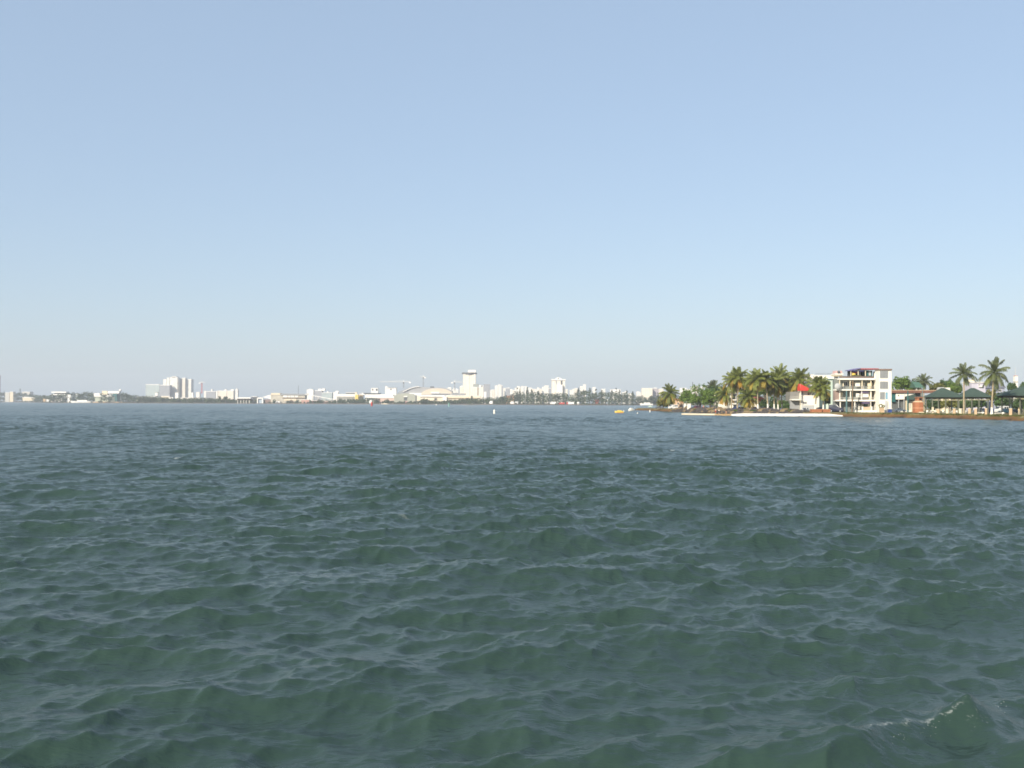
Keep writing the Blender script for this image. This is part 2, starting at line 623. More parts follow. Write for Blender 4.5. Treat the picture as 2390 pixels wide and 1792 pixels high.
def leaf_clump(mb, c, r, n, size, rng, flat=0.75, mi=0):
    """n small leafy faces through an uneven ball"""
    for _ in range(n):
        while True:
            p = Vector((rng.uniform(-1, 1), rng.uniform(-1, 1), rng.uniform(-1, 1)))
            if 0.15 < p.length < 1:
                break
        q = Vector((c[0] + p.x * r, c[1] + p.y * r, c[2] + p.z * r * flat))
        nrm = (p + Vector((rng.uniform(-.8, .8), rng.uniform(-.8, .8), rng.uniform(-.3, 1.1)))).normalized()
        a = nrm.orthogonal().normalized()
        b = nrm.cross(a)
        th = rng.uniform(0, 6.28)
        a, b = a * math.cos(th) + b * math.sin(th), b * math.cos(th) - a * math.sin(th)
        s1, s2 = size * rng.uniform(.6, 1.3), size * rng.uniform(.35, .8)
        mb.add([q - a * s1, q + b * s2 * .9, q + a * s1, q - b * s2], [(0, 1, 2, 3)], mi)


def build_wood():
    rng = random.Random(11)
    mb = MB()
    px = -60.0
    while px < 2890:
        d = fd(px, 30 + rng.uniform(0, 110))
        top = P(px, lerp_table(WOOD_TOP, px) + rng.uniform(-0.5, 3.5), d).z
        top = max(3.0, top)
        x = (px - 1195) / F * d
        r = min(max(2.5, top * 0.42), 7)
        leaf_clump(mb, (x, d, top - r * 0.8), r, 46, 1.5 * d / 2100, rng, 0.9)
        if top > 8:
            leaf_clump(mb, (x + rng.uniform(-3, 3), d - 6, top * 0.4), r * 1.1, 40, 1.6 * d / 2100, rng, 0.8)
        leaf_clump(mb, (x + rng.uniform(-3, 3), d - 16, 2.6), 3.2, 16, 1.5 * d / 2100, rng, 0.7)
        px += rng.uniform(2.6, 4.6)
    o = mb.build('treeline', LEAF_FAR)
    tag(o, 'hazy green belt of trees along the far shore', 'trees', kind='stuff')


build_wood()


def far_pine(px, ytop, d, wpx, label, kind='casuarina_tree', group='single trees standing out of the far treeline'):
    rng = random.Random(int(px * 7))
    p = P(px, ytop, d)
    h = p.z - 1.5
    t = thing(kind, label, 'tree', (p.x, d, 1.5), group)
    mb = MB().tube([(0, 0, 0), (0.2, 0, h * .5), (0, 0, h * .96)], [0.35, 0.22, 0.06], 6)
    mb.build('trunk', BARK, t)
    cr = MB()
    w = wpx / F * d / 2
    if kind == 'casuarina_tree':
        for k in range(26):
            f = rng.uniform(0.12, 1.0)
            rr = w * (1 - f) ** 0.7 + 0.4
            a = rng.uniform(0, 6.28)
            leaf_clump(cr, (math.cos(a) * rr * .55, math.sin(a) * rr * .55, h * f), rr * .6 + .5, 16, 1.0, rng, 1.3)
    else:
        for k in range(12):
            a, f = rng.uniform(0, 6.28), rng.uniform(0.45, 0.88)
            rr = w * rng.uniform(0.2, 0.65)
            leaf_clump(cr, (math.cos(a) * rr, math.sin(a) * rr, h * f), w * .42, 26, 1.2, rng, 0.8)
    cr.build('crown', LEAF_PINE if kind == 'casuarina_tree' else LEAF_FAR, t)
    return t


for px, yt, wpx, lab in (
        (1207, 905, 12, 'dusky feathery tree under the wide row of white flats'),
        (1213, 907, 9, 'slim dusky tree squeezed beside the broad feathery one below the flats'),
        (1231, 904, 13, 'tall ragged tree in front of the mid skyline flats'),
        (1241, 909, 11, 'ragged tree next to the tall one below the mid skyline flats'),
        (1256, 911, 10, 'dark pointed tree below the stepped white flats'),
        (1350, 904, 12, 'grey green tree beside the white cluster with a dark notch'),
        (1362, 908, 10, 'thin grey tree in front of the white cluster with a dark notch'),
        (1377, 902, 12, 'tallest spiky tree between the white cluster and the narrow stack of white blocks'),
        (1391, 906, 9, 'dark spiky tree standing against the narrow stack of white blocks'),
        (1405, 911, 12, 'rounded spiky tree just past the narrow stack of white blocks'),
        (1428, 910, 9, 'spiky tree covering the side of the small flat white block'),
        (1438, 906, 10, 'pointed twin tree rising over the small flat white block'),
        (1446, 909, 9, 'second pointed tree over the small flat white block'),
        (1463, 911, 10, 'lone pointed tree between two low gaps in the far treeline'),
        (1477, 913, 9, 'short pointed tree before the pale low roofs'),
        (1535, 916, 10, 'pointed tree at the foot of the white slab with the grey pink side'),
        (1101, 924, 9, 'dark pointed tree in front of the hotel annexe'),
        (1090, 928, 8, 'short pointed tree at the foot of the hotel tower'),
        (47, 907, 8, 'grey pointed tree on the shore beside the cream shed')):
    far_pine(px, yt, fd(px, 150), wpx, lab)
for px, yt, wpx, lab in (
        (6, 911, 16, 'dark bushy tree at the foot of the brown tower'),
        (40, 916, 18, 'dark bushy tree beside the cream shed on the shore'),
        (296, 917, 16, 'rounded dark tree behind the boathouse with a teal end'),
        (527, 923, 12, 'dark tree in front of the pale row of flats'),
        (513, 923, 9, 'small dark tree in front of the pale row of flats'),
        (1172, 925, 16, 'rounded tree beside the red roofed house on the far shore'),
        (1300, 914, 22, 'broad rounded tree below the white twin slab tower'),
        (1520, 922, 20, 'broad dark tree before the white slab with the grey pink side'),
        (990, 931, 22, 'low round tree in front of the long white hall wall'),
        (1050, 935, 20, 'low round tree beside the dark doorway of the long white hall')):
    far_pine(px, yt, fd(px, 20), wpx, lab, 'round_tree')


# ------------------------------------------------------------------ far buildings
def block(name, px0, px1, yt, d, mat, label, cat='building', depth=None, group=None, huts=(), bands=None, roofmat=None, wins=(), yb=None, side=None):
    """flat-roofed building: wall, parapet, roof huts; px0..px1 is its front, yt its roof edge, d its distance"""
    pxc = (px0 + px1) / 2
    x0, x1 = (px0 - pxc) / F * d, (px1 - pxc) / F * d
    zt = P(pxc, yt, d).z
    zb = 1.2 if yb is None else max(1.2, P(pxc, yb, d).z)
    h = zt - zb
    dp = depth or max(8, (x1 - x0) * 0.7)
    t = thing(name, label, cat, ((pxc - 1195) / F * d, d, zb), group)
    sc = d / 2500
    wb = MB().box(x0, x1, 0, dp, -0.6 if zb < 1.5 else 0, h, 0)
    e = 0.6 * sc
    par = 1.1 * sc
    wb.box(x0 - e * .3, x1 + e * .3, -e * .3, e, h, h + par, 1)
    wb.box(x0 - e * .3, x0 + e, e, dp, h, h + par, 1)
    wb.box(x1 - e, x1 + e * .3, e, dp, h, h + par, 1)
    wb.build('wall', [mat, roofmat or WHITE], t)
    for (a, b, y, m) in huts:
        hx0, hx1 = (a - pxc) / F * d, (b - pxc) / F * d
        MB().box(hx0, hx1, dp * .15, dp * .7, h, P((a + b) / 2, y, d).z - zb, 0).build('roof_hut', m, t)
    for (a, b, y0, y1, m) in wins:
        zz1, zz0 = P(pxc, y0, d).z - zb, P(pxc, y1, d).z - zb
        MB().box((a - pxc) / F * d, (b - pxc) / F * d, -0.35 * sc, 0.3, zz0, zz1, 0).build('window' if m is not WHITE else 'panel', m, t)
    return t


# --- the corner by the frame edge
block('high_rise', -40, -1, 876, 4250, facade('brown_tower_wall', (0.26, 0.17, 0.12), (0.10, 0.07, 0.06), 4, 3.3, .5, .5), 'tall brown tower cut off by the picture edge above dark trees', 'tower', 7)
block('low_house', 12, 22, 917, 4000, PALE, 'small dull house among dark trees by the brown tower', depth=20)
block('low_house', 23, 31, 915, 4000, CREAM, 'little pale gabled house between the dark trees by the brown tower', depth=20, huts=[(25, 30, 914, WHITE)])
t = block('shed', 53, 82, 928, 3500, CREAM, 'bright cream low shed on the shore beside dark bushy tree', 'shed', 20, huts=[(56, 61, 926, WHITE), (63, 68, 926, WHITE)], yb=935)
block('warehouse', 52, 70, 915, 4300, PALE, 'dull brownish warehouse roof behind the cream shed', 'warehouse', 30)

# --- white landing stage with an open frame
D = 2800
t = thing('ferry_terminal', 'white open framed landing terminal with a two tier flat roof', 'terminal', ((130 - 1195) / F * D, D, 0.6))


def L_(px, pc, d):
    return (px - pc) / F * d


def zrel(py, px, d, zb):
    return P(px, py, d).z - zb


q = lambda a, b, y0, y1, dy0, dy1, n, m: MB().box(L_(a, 130, D), L_(b, 130, D), dy0, dy1, zrel(y1, 130, D, .6), zrel(y0, 130, D, .6)).build(n, m, t)
q(118, 152, 913.6, 916.6, 6, 26, 'roof', WHITE)
q(120, 157, 919.5, 922.0, 0, 22, 'roof', WHITE)
q(122, 154, 916.6, 919.5, 12, 24, 'clerestory', DGREY)
for a, b in ((121, 123), (133, 134), (142.5, 144)):
    q(a, b, 922, 932, 1, 3, 'column', WHITE)
q(144, 156, 922, 931, 3, 16, 'wall', WHITE)
q(124, 142, 922, 932, 14, 20, 'back_wall', GREY)
q(103, 146, 931.5, 937.2, -4, 20, 'quay_wall', WHITE)
q(103, 109, 930.6, 937, -6, -4.2, 'fender', TAN)

block('shed', 158, 166, 922, 2700, WHITE, 'small white kiosk leaning hull beside the landing terminal', 'shed', 8)
t = block('shed', 176, 185, 921, 2700, F_TEAL, 'small pale green shed between the landing terminal and boathouse', 'shed', 8, yb=931)


def far_ship(px0, px1, ytop, d, label, hullm, deckm=None):
    pc = (px0 + px1) / 2
    t = thing('moored_boat', label, 'boat', ((pc - 1195) / F * d, d, 0.0))
    x0, x1 = L_(px0, pc, d), L_(px1, pc, d)
    w = (x1 - x0)
    bw = max(1.5, w * .1)
    h = max(1.2, P(pc, ytop, d).z)
    hull(t, w, bw, h * .55, hullm)
    MB().box(-w * .2, w * .28, -bw * .3, bw * .3, h * .5, h).build('cabin', deckm or hullm, t)
    return t


def hull(t, L, B, Hh, mat, name='hull'):
    """boat hull along x, bow at -x: lofted sections with flare and sheer, closed by a deck"""
    st = [(-.5, .03, 1.35), (-.42, .32, 1.22), (-.25, .78, 1.08), (0, 1, 1.0), (.3, .98, 1.0), (.5, .82, 1.05)]
    vs, fs = [], []
    for f, b, s in st:
        x, hb, top = f * L, b * B / 2, Hh * s
        for y, z in ((-hb, top), (-hb * .88, top * .35), (-hb * .45, -.25), (0, -.4), (hb * .45, -.25), (hb * .88, top * .35), (hb, top)):
            vs.append((x + (0 if z > 0 else L * .03 * (f < -.4)), y, z))
    n = 7
    for i in range(len(st) - 1):
        for k in range(n - 1):
            fs.append((i * n + k, i * n + k + 1, (i + 1) * n + k + 1, (i + 1) * n + k))
        fs.append((i * n, (i + 1) * n, (i + 1) * n + n - 1, i * n + n - 1))
    fs.append(tuple(range(n)))
    e = (len(st) - 1) * n
    fs.append(tuple(range(e + n - 1, e - 1, -1)))
    return MB().add(vs, fs).build(name, mat, t)


far_ship(166, 215, 933.5, 2600, 'long low white boat lying along the shore before the boathouse', WHITE)

# --- boathouse with teal end
D = 2560
t = thing('boathouse', 'long pale boathouse with a cream roof and a teal end wall', 'boathouse', ((246 - 1195) / F * D, D, 0.6))
q = lambda a, b, y0, y1, dy0, dy1, n, m: MB().box(L_(a, 246, D), L_(b, 246, D), dy0, dy1, zrel(y1, 246, D, .6), zrel(y0, 246, D, .6)).build(n, m, t)
q(222, 268, 926, 937, 0, 20, 'wall', M('pale_green_sheet', (0.40, 0.44, 0.36), .6, .15, .1))
q(268.2, 273, 925, 936, 0, 20, 'end_wall', TEAL)
q(220, 263, 922, 925.8, -2, 22, 'roof', WHITE)
q(263.2, 273, 919, 924.8, -1, 22, 'roof_end', TEAL)
q(218, 232, 917.6, 921.4, 2, 18, 'canopy', WHITE)
q(237, 249, 912, 921.6, 3, 18, 'upper_storey', CREAM)
q(250, 277, 912.5, 918, 3, 18, 'upper_roof', WHITE)
q(252, 274, 918.2, 921.8, 6, 16, 'upper_wall', GREY)
q(218, 287, 937.4, 939.6, -4, 16, 'quay_wall', TAN)
t = thing('storage_tank', 'round white tank raised beside the end of the boathouse', 'tank', ((281 - 1195) / F * 2620, 2620, 1))
z = P(281, 911, 2620).z
MB().ball((0, 0, z - 1), 3.4).build('tank', WHITE, t)
MB().cyl(0, 0, 0, z - 3, 0.8, 0.6).build('leg', PALE, t)

# --- tower cluster
D = 3400
block('apartment_tower', 340, 372, 898, D, F_TEAL, 'broad pale blue green block lowest of the tower cluster', depth=30, huts=[(349, 356, 896.5, WHITE), (361, 369, 896.5, WHITE)])
block('apartment_tower', 372.5, 396, 899.5, D - 30, F_GREY, 'broad dark grey block in front of the tower cluster', depth=25, huts=[(374, 380, 898, WHITE), (387, 395, 898, WHITE)])
block('apartment_tower', 381, 388, 886, D + 60, F_WHITE, 'slim white stepped tower behind the dark grey block', depth=22)
block('apartment_tower', 389, 395, 882, D + 40, F_WHITE, 'slim white tower next to the tallest one of the cluster', depth=22)
block('apartment_tower', 396.3, 414, 882, D, F_WHITE, 'tallest white tower of the cluster with a rounded crown', depth=30, huts=[(397, 413, 879.6, WHITE), (400, 411, 878, WHITE)])
block('apartment_tower', 415.5, 424, 884, D + 30, F_GREY, 'dark blue grey slab between two white towers', depth=25)
block('apartment_tower', 425, 432, 883, D - 10, F_WARM, 'narrow warm white tower beside the dark blue grey slab', depth=24, huts=[(428, 431, 881, WHITE)])
block('apartment_tower', 433, 446, 886, D, F_WHITE, 'white tower with overhanging top at the end of the cluster', depth=26, huts=[(432.4, 446.8, 884.6, WHITE)])
block('low_building', 376, 396, 925, 2900, CREAM, 'yellowish low building below the dark grey block', depth=20, huts=[(382, 385, 923.5, CREAM)])
block('low_building', 393, 404, 928, 2850, WHITE, 'small bright white building beside the yellowish low one', depth=15)
block('low_building', 362, 368, 917, 2950, WHITE, 'tiny white hut with a dark cap before the tower cluster', depth=8, huts=[(361, 369, 915, DGREY)])
block('low_building', 319, 333, 926, 2800, PALE, 'pale long low shed left of the tower cluster'.replace('left of', 'on the shore ahead of'), depth=15)
block('low_building', 334, 362, 926.5, 2820, GREY, 'grey shed under the broad pale blue green block', depth=15)
block('low_building', 420, 468, 929, 2800, PALE, 'long pale terrace below the end of the tower cluster', depth=15, huts=[(433, 450, 928, WHITE)])
block('low_building', 409, 416, 917, 3200, WHITE, 'small white rounded annexe under the tallest tower', depth=10)
block('low_building', 446.5, 451, 917, 3200, WHITE, 'thin white block just past the tower cluster', depth=10)
block('low_building', 458, 466, 916, 3300, F_WHITE, 'small white block with a dark side past the tower cluster', depth=12)
block('apartment_block', 476, 481, 913, 3300, F_WHITE, 'thin white block against the grey flats', depth=10)
block('apartment_block', 481.5, 503, 914, 3250, F_GREY, 'long grey block of flats with a small roof mast', depth=22, huts=[(492, 495, 908, WHITE)])
block('apartment_block', 504, 508, 913, 3200, F_WHITE, 'narrow white end of the grey flats', depth=14)
block('apartment_block', 509, 528, 912.5, 3200, F_WARM, 'cream block of flats with a roof tower at its end', depth=20, huts=[(523, 528, 908.5, WHITE)])
block('apartment_block', 529, 545, 912.5, 3180, F_WARM, 'cream block of flats in the middle of the pale row', depth=20, huts=[(538, 545, 908.5, WHITE)])
block('apartment_block', 549, 555, 910, 3160, F_WHITE, 'thin pale tower closing the pale row of flats', depth=14, huts=[(550.5, 553.5, 906.5, WHITE)])


# --- tower cranes
def crane(px, ytop, ybase, jib0, jib1, d, mat, label, lattice=True, cab=True):
    zb = 1.5 if ybase is None else P(px, ybase, d).z
    z = P(px, ytop, d).z - zb
    t = thing('tower_crane', label, 'crane', ((px - 1195) / F * d, d, zb), 'tower cranes over the city')
    s = d / 2600
    mb = MB()
    r = 1.1 * s
    for sx in (-1, 1):
        for sy in (-1, 1):
            mb.box(sx * r - .25, sx * r + .25, sy * r - .25, sy * r + .25, 0, z)
    k = 0
    zz = 0
    while zz < z - 2.4:
        for sy in (-1, 1):
            a = (-r, sy * r, zz) if k % 2 else (r, sy * r, zz)
            b = (r, sy * r, zz + 2.4) if k % 2 else (-r, sy * r, zz + 2.4)
            mb.tube([a, b], 0.16, 4)
        zz += 2.4
        k += 1
    mb.build('mast', mat, t)
    x0, x1 = L_(jib0, px, d), L_(jib1, px, d)
    jb = MB()
    for a, b in ((0, x0), (0, x1)):
        jb.tube([(a, -.7, z), (b, -.7, z)], 0.28, 4)
        jb.tube([(a, .7, z), (b, .7, z)], 0.28, 4)
        jb.tube([(a, 0, z + 1.7), (b, 0, z + 1.0)], 0.28, 4)
    jb.tube([(x0 * .6, 0, z + 1.4), (0, 0, z + 5)], .15, 4)
    jb.tube([(x1 * .7, 0, z + 1.4), (0, 0, z + 5)], .15, 4)
    jb.box(-.5, .5, -.5, .5, z, z + 5)
    jb.build('jib', WHITE, t)
    xs = x1 if abs(x1) < abs(x0) else x0
    MB().box(xs - 2.2, xs + 2.2, -1.2, 1.2, z - 2.6, z - .1).build('counterweight', WHITE, t)
    MB().box(-1.6, 1.6, -1.3, 1.3, z - 3.6, z - .4).build('cab', DGREY, t)
    return t


CRANE = M('crane_steel', (.24, .25, .26), .6, .1)
crane(471, 893, 918, 466, 480, 3300, REDPAINT, 'faint red and white crane past the tower cluster')
crane(942, 891.5, 906, 886, 957, 2500, CRANE, 'crane with a long thin white jib over the grey curved roof')
crane(988, 880, 905, 980.5, 992, 2600, CRANE, 'highest slender crane with a short jib above the curved hall roof')
crane(1061, 892, 912, 1055, 1080, 2600, CRANE, 'crane beside the hotel tower with its jib pointing at the wall')
t = thing('radio_mast', 'thin dark mast above the cruise pier roof', 'mast', ((696 - 1195) / F * 2550, 2550, 1))
MB().tube([(0, 0, 0), (0.5, 0, P(696, 899, 2550).z - 1)], [.8, .35], 6).build('pole', DGREY, t)
MB().box(-.8, .8, -.8, .8, 0, 1.2).build('base', PALE, t)

# --- wharf, arch and cruise pier
D = 2450
t = thing('wharf', 'white decked wharf on dark legs running into the dark block', 'wharf', ((568 - 1195) / F * D, D, 0.4))
q = lambda a, b, y0, y1, dy0, dy1, n, m: MB().box(L_(a, 568, D), L_(b, 568, D), dy0, dy1, zrel(y1, 568, D, .4), zrel(y0, 568, D, .4)).build(n, m, t)
q(552, 585, 927, 930.2, 0, 20, 'deck', WHITE)
q(553, 585, 930.3, 934, 5, 18, 'beam', BROWN)
for a in (553, 560, 567, 573, 580):
    q(a, a + 1.6, 934, 942, 4, 7, 'leg', PALE)
block('low_building', 586.5, 600, 926, 2500, DGREY, 'dark green boxy shed at the end of the white wharf', depth=15)
t = thing('archway', 'white gateway arch beside the dark boxy shed', 'arch', ((607 - 1195) / F * 2440, 2440, 0.6))
z = P(607, 927.5, 2440).z - .6
mb = MB()
for s_ in (-1, 1):
    mb.box(s_ * 6 - 1.3, s_ * 6 + 1.3, 0, 5, 0, z - 3)
mb.prism([(-7.3, z - 3), (7.3, z - 3), (6.2, z), (-6.2, z)], 0, 5)
mb.build('frame', WHITE, t)
MB().box(-4.6, 4.6, 3, 5, 0, z - 3.1).build('door', M('pale_blue_door', (.35, .42, .5), .6, .1), t)
D = 2480
t = thing('cruise_terminal', 'long cream cruise pier building with a grey roof and a row of tall windows', 'terminal', ((662 - 1195) / F * D, D, 0.6))
q = lambda a, b, y0, y1, dy0, dy1, n, m: MB().box(L_(a, 662, D), L_(b, 662, D), dy0, dy1, zrel(y1, 662, D, .6), zrel(y0, 662, D, .6)).build(n, m, t)
q(632, 712, 922, 941, 0, 24, 'wall', M('weathered_cream', (.5, .46, .38), .75, .3, .08))
q(655, 716, 918.5, 921.8, -2, 25, 'roof', GREY)
q(633, 654, 917, 921.8, -1, 20, 'gable', CREAM)
for a, b in ((661, 671), (672.5, 678), (679, 687), (688.5, 696)):
    q(a, b, 922.6, 927.2, -.6, .4, 'window_bay', WHITE)
q(660, 712, 928, 929.6, -1.5, -.05, 'ledge', BROWN)
q(664, 692, 930.4, 935, -1.2, -.05, 'awning', CREAM)
mb = MB()
pts = [(L_(680 + 5.5 * math.cos(k * math.pi / 10), 662, D), zrel(940 - 7 * math.sin(k * math.pi / 10), 662, D, .6)) for k in range(11)]
mb.prism(pts[::-1], -2.2, -.2)
mb.build('arched_door', BROWN, t)
mb = MB()
mb.prism([(L_(613, 662, D), zrel(927, 662, D, .6)), (L_(632, 662, D), zrel(931.5, 662, D, .6)), (L_(632, 662, D), zrel(921, 662, D, .6)), (L_(622, 662, D), zrel(923.5, 662, D, .6))], 2, 20)
mb.build('end_roof', WHITE, t)
q(617, 631.9, 932, 941, 4, 18, 'end_wall', M('reddish_wall', (.24, .17, .15), .8, .2, .1))
q(640, 655, 936, 940, -8, -3, 'terrace', WHITE)

# --- tanks and sheds past the pier
block('silo', 716, 731.5, 910, 2600, WHITE, 'bright white square silo building over the cruise pier ramp', 'silo', 16, huts=[(721, 727, 907.5, WHITE)])
block('office_block', 732, 752, 912, 2700, F_GREY, 'grey office block with two white tanks on its roof', depth=18, huts=[(742, 750, 907.2, WHITE), (751, 758, 906.5, WHITE)])
block('office_block', 751, 775, 917, 2650, F_TEAL, 'pale boxy block with rooftop pipes beside the grey office', depth=15, huts=[(763, 766, 913, WHITE)])
block('office_block', 778, 789, 916, 2650, WHITE, 'small white block with a bright roof tank near the ramp', depth=12, huts=[(783, 790, 912, WHITE)])
D = 2430
t = thing('gangway_ramp', 'thin white sloping gangway on posts beside the cruise pier', 'ramp', ((750 - 1195) / F * D, D, 0.5))
mb = MB()
a = (L_(713, 750, D), 0, zrel(920.5, 713, D, .5))
b = (L_(784, 750, D), 0, zrel(933.5, 784, D, .5))
mb.add([(a[0], -1.5, a[2]), (b[0], -1.5, b[2]), (b[0], 1.5, b[2]), (a[0], 1.5, a[2]),
        (a[0], -1.5, a[2] + 1.6), (b[0], -1.5, b[2] + 1.3), (b[0], 1.5, b[2] + 1.3), (a[0], 1.5, a[2] + 1.6)],
       [(3, 2, 1, 0), (4, 5, 6, 7), (0, 1, 5, 4), (1, 2, 6, 5), (2, 3, 7, 6), (3, 0, 4, 7)])
mb.build('walkway', WHITE, t)
for px in (729, 743, 757, 770, 781):
    f = (px - 713) / 71
    MB().box(L_(px - .8, 750, D), L_(px + .8, 750, D), -1, 1, 0, a[2] + (b[2] - a[2]) * f).build('post', PALE, t)
block('shed', 703, 722, 933, 2420, M('salmon_wall', (.5, .30, .24), .8, .2, .1), 'low salmon pink shed under the sloping gangway', 'shed', 12)
block('shed', 726, 746, 935, 2410, M('dull_red_wall', (.28, .13, .11), .8, .2, .1), 'dull red shed between the gangway posts', 'shed', 12)
block('shed', 752, 778, 936, 2405, M('brown_red_wall', (.25, .15, .12), .8, .2, .1), 'brown red shed at the low end of the gangway', 'shed', 12)
D = 2380
t = block('terminal_building', 785, 829, 920.5, D + 40, WHITE, 'long low white hall with a bright roof band beside yellow block', depth=25)
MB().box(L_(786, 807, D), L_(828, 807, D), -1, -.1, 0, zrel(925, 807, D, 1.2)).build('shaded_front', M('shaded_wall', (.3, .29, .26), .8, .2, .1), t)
MB().box(L_(801, 807, D), L_(815, 807, D), -6, -1.2, 0, zrel(932, 807, D, 1.2)).build('canopy', WHITE, t)
block('office_block', 829, 836, 921, D + 20, YELLOW, 'narrow yellow ochre block at the end of the white hall', depth=12, huts=[(828, 833, 915, CREAM)])
block('office_block', 837, 847, 921, D + 40, M('dull_ochre', (.42, .34, .22), .8, .15, .1), 'dull ochre building beside the yellow block', depth=12, huts=[(838, 846, 918.5, PALE)])
block('office_block', 807, 828, 916.6, D + 120, DGREY, 'dark flat roofed block behind the long low white hall', depth=14)

# --- convention halls
block('office_block', 866, 882, 906.5, 2500, WHITE, 'white cube with two dark windows near the dark roofed terrace', depth=14, wins=[(868.5, 871.5, 907.5, 911, GLASS), (877, 881, 907.5, 911.5, GLASS)])
t = block('office_block', 899, 925, 905, 2520, WHITE, 'white block with a slanted top under the long crane jib', depth=16, wins=[(911, 914, 907, 910, DGREY)])
MB().prism([(L_(899, 912, 2520), zrel(905, 912, 2520, 1.2)), (L_(912, 912, 2520), zrel(905, 912, 2520, 1.2)), (L_(899, 912, 2520), zrel(901, 912, 2520, 1.2))], 2, 10).build('roof_fin', WHITE, t)
t = block('terminal_building', 853, 918, 921.5, 2330, WHITE, 'long white terraced building behind low trees with a dark flared roof', depth=22)
D = 2330
MB().prism([(L_(846, 885, D), zrel(917, 885, D, 1.2)), (L_(888, 885, D), zrel(917, 885, D, 1.2)), (L_(882, 885, D), zrel(921.2, 885, D, 1.2)), (L_(853, 885, D), zrel(921.2, 885, D, 1.2))], 2, 18).build('roof', DGREY, t)
MB().prism([(L_(844.5, 885, D), zrel(915.5, 885, D, 1.2)), (L_(852.5, 885, D), zrel(921.5, 885, D, 1.2)), (L_(844.5, 885, D), zrel(921.5, 885, D, 1.2))], -1, 4).build('roof_corner', WHITE, t)
MB().box(L_(854, 885, D), L_(925, 885, D), -5, -.1, zrel(928.6, 885, D, 1.2), zrel(925.2, 885, D, 1.2)).build('balcony', WHITE, t)
MB().box(L_(875, 885, D), L_(924, 885, D), -4, -.2, 0, zrel(929, 885, D, 1.2)).build('ground_storey', M('peach_wall', (.6, .45, .38), .8, .15, .1), t)
D = 2300
t = thing('exhibition_hall', 'broad low grey green hall with a shallow roof and a dark doorway', 'hall', ((945 - 1195) / F * D, D, 1.0))
poly = [(920, 939), (970, 939), (970, 923), (962, 919.5), (945, 917.5), (928, 919.5), (920, 924)]
MB().prism([(L_(a, 945, D), zrel(b, 945, D, 1)) for a, b in poly], 0, 30).build('wall', M('grey_green_sheet', (.36, .37, .31), .7, .12, .05), t)
MB().box(L_(943, 945, D), L_(950, 945, D), -.8, .3, zrel(934, 945, D, 1), zrel(926.5, 945, D, 1)).build('doorway', DGREY, t)
MB().box(L_(942.5, 945, D), L_(951, 945, D), -1.5, .3, zrel(926.4, 945, D, 1), zrel(924, 945, D, 1)).build('lintel', WHITE, t)
MB().box(L_(947, 945, D), L_(952, 945, D), -8, -4, 0, zrel(936.5, 945, D, 1)).build('gatehouse', M('pink_paint', (.62, .28, .28), .7, .1), t)

D = 2420
t = thing('convention_centre', 'convention hall with a sweeping grey curved roof and a broad tan arched gable', 'hall', ((1000 - 1195) / F * D, D, 1.0))
pc = 1000
back = [(924, 916), (932, 911.5), (940, 908), (950, 905), (960, 903.6), (975, 903.2)]
up = [(940, 914.5), (948, 911), (955, 907.5), (962, 904.8), (970, 903), (978, 902.6), (990, 903.6), (1003, 904.5), (1035, 904.5), (1045, 907), (1055, 912)]
MB().prism([(L_(a, pc, D), zrel(b, pc, D, 1)) for a, b in back + [(975, 939), (924, 939)]][::-1], 40, 80).build('rear_roof', M('blue_grey_sheet', (.30, .32, .34), .5, .1, .05), t)
MB().prism([(L_(a, pc, D), zrel(b, pc, D, 1)) for a, b in up + [(1055, 921), (940, 921)]][::-1], 8, 39).build('roof_vault', M('pale_grey_sheet', (.34, .345, .355), .5, .1, .05), t)
edge = []
for (a, b) in up[:6]:
    edge.append((L_(a, pc, D), zrel(b - 1.2, pc, D, 1)))
for (a, b) in up[5::-1]:
    edge.append((L_(a, pc, D), zrel(b + .4, pc, D, 1)))
MB().prism(edge[::-1], 5, 7.8).build('roof_edge', WHITE, t)
arch = [(L_(1020 + 37 * math.cos(math.pi * k / 16), pc, D), zrel(921 - 15 * math.sin(math.pi * k / 16), pc, D, 1)) for k in range(17)]
MB().prism(arch[::-1], 0, 7.9).build('arched_gable', M('tan_panel', (.66, .57, .46), .75, .08, .05), t)
MB().box(L_(1007, pc, D), L_(1049, pc, D), -3, -.1, zrel(920, pc, D, 1), zrel(918, pc, D, 1)).build('ledge', GREY, t)
MB().box(L_(1006, pc, D), L_(1026, pc, D), -2, -.1, zrel(917.8, pc, D, 1), zrel(915, pc, D, 1)).build('balcony', WHITE, t)
MB().box(L_(955, pc, D), L_(985, pc, D), 2, 7.6, zrel(922.5, pc, D, 1), zrel(917, pc, D, 1)).build('side_terrace', WHITE, t)
MB().box(L_(1003, pc, D), L_(1012, pc, D), 12, 20, zrel(904.4, pc, D, 1), zrel(901.6, pc, D, 1)).build('roof_hut', DGREY, t)
MB().box(L_(975, pc, D), L_(990, pc, D), 12, 20, zrel(904.6, pc, D, 1), zrel(903.2, pc, D, 1)).build('roof_hut', WHITE, t)

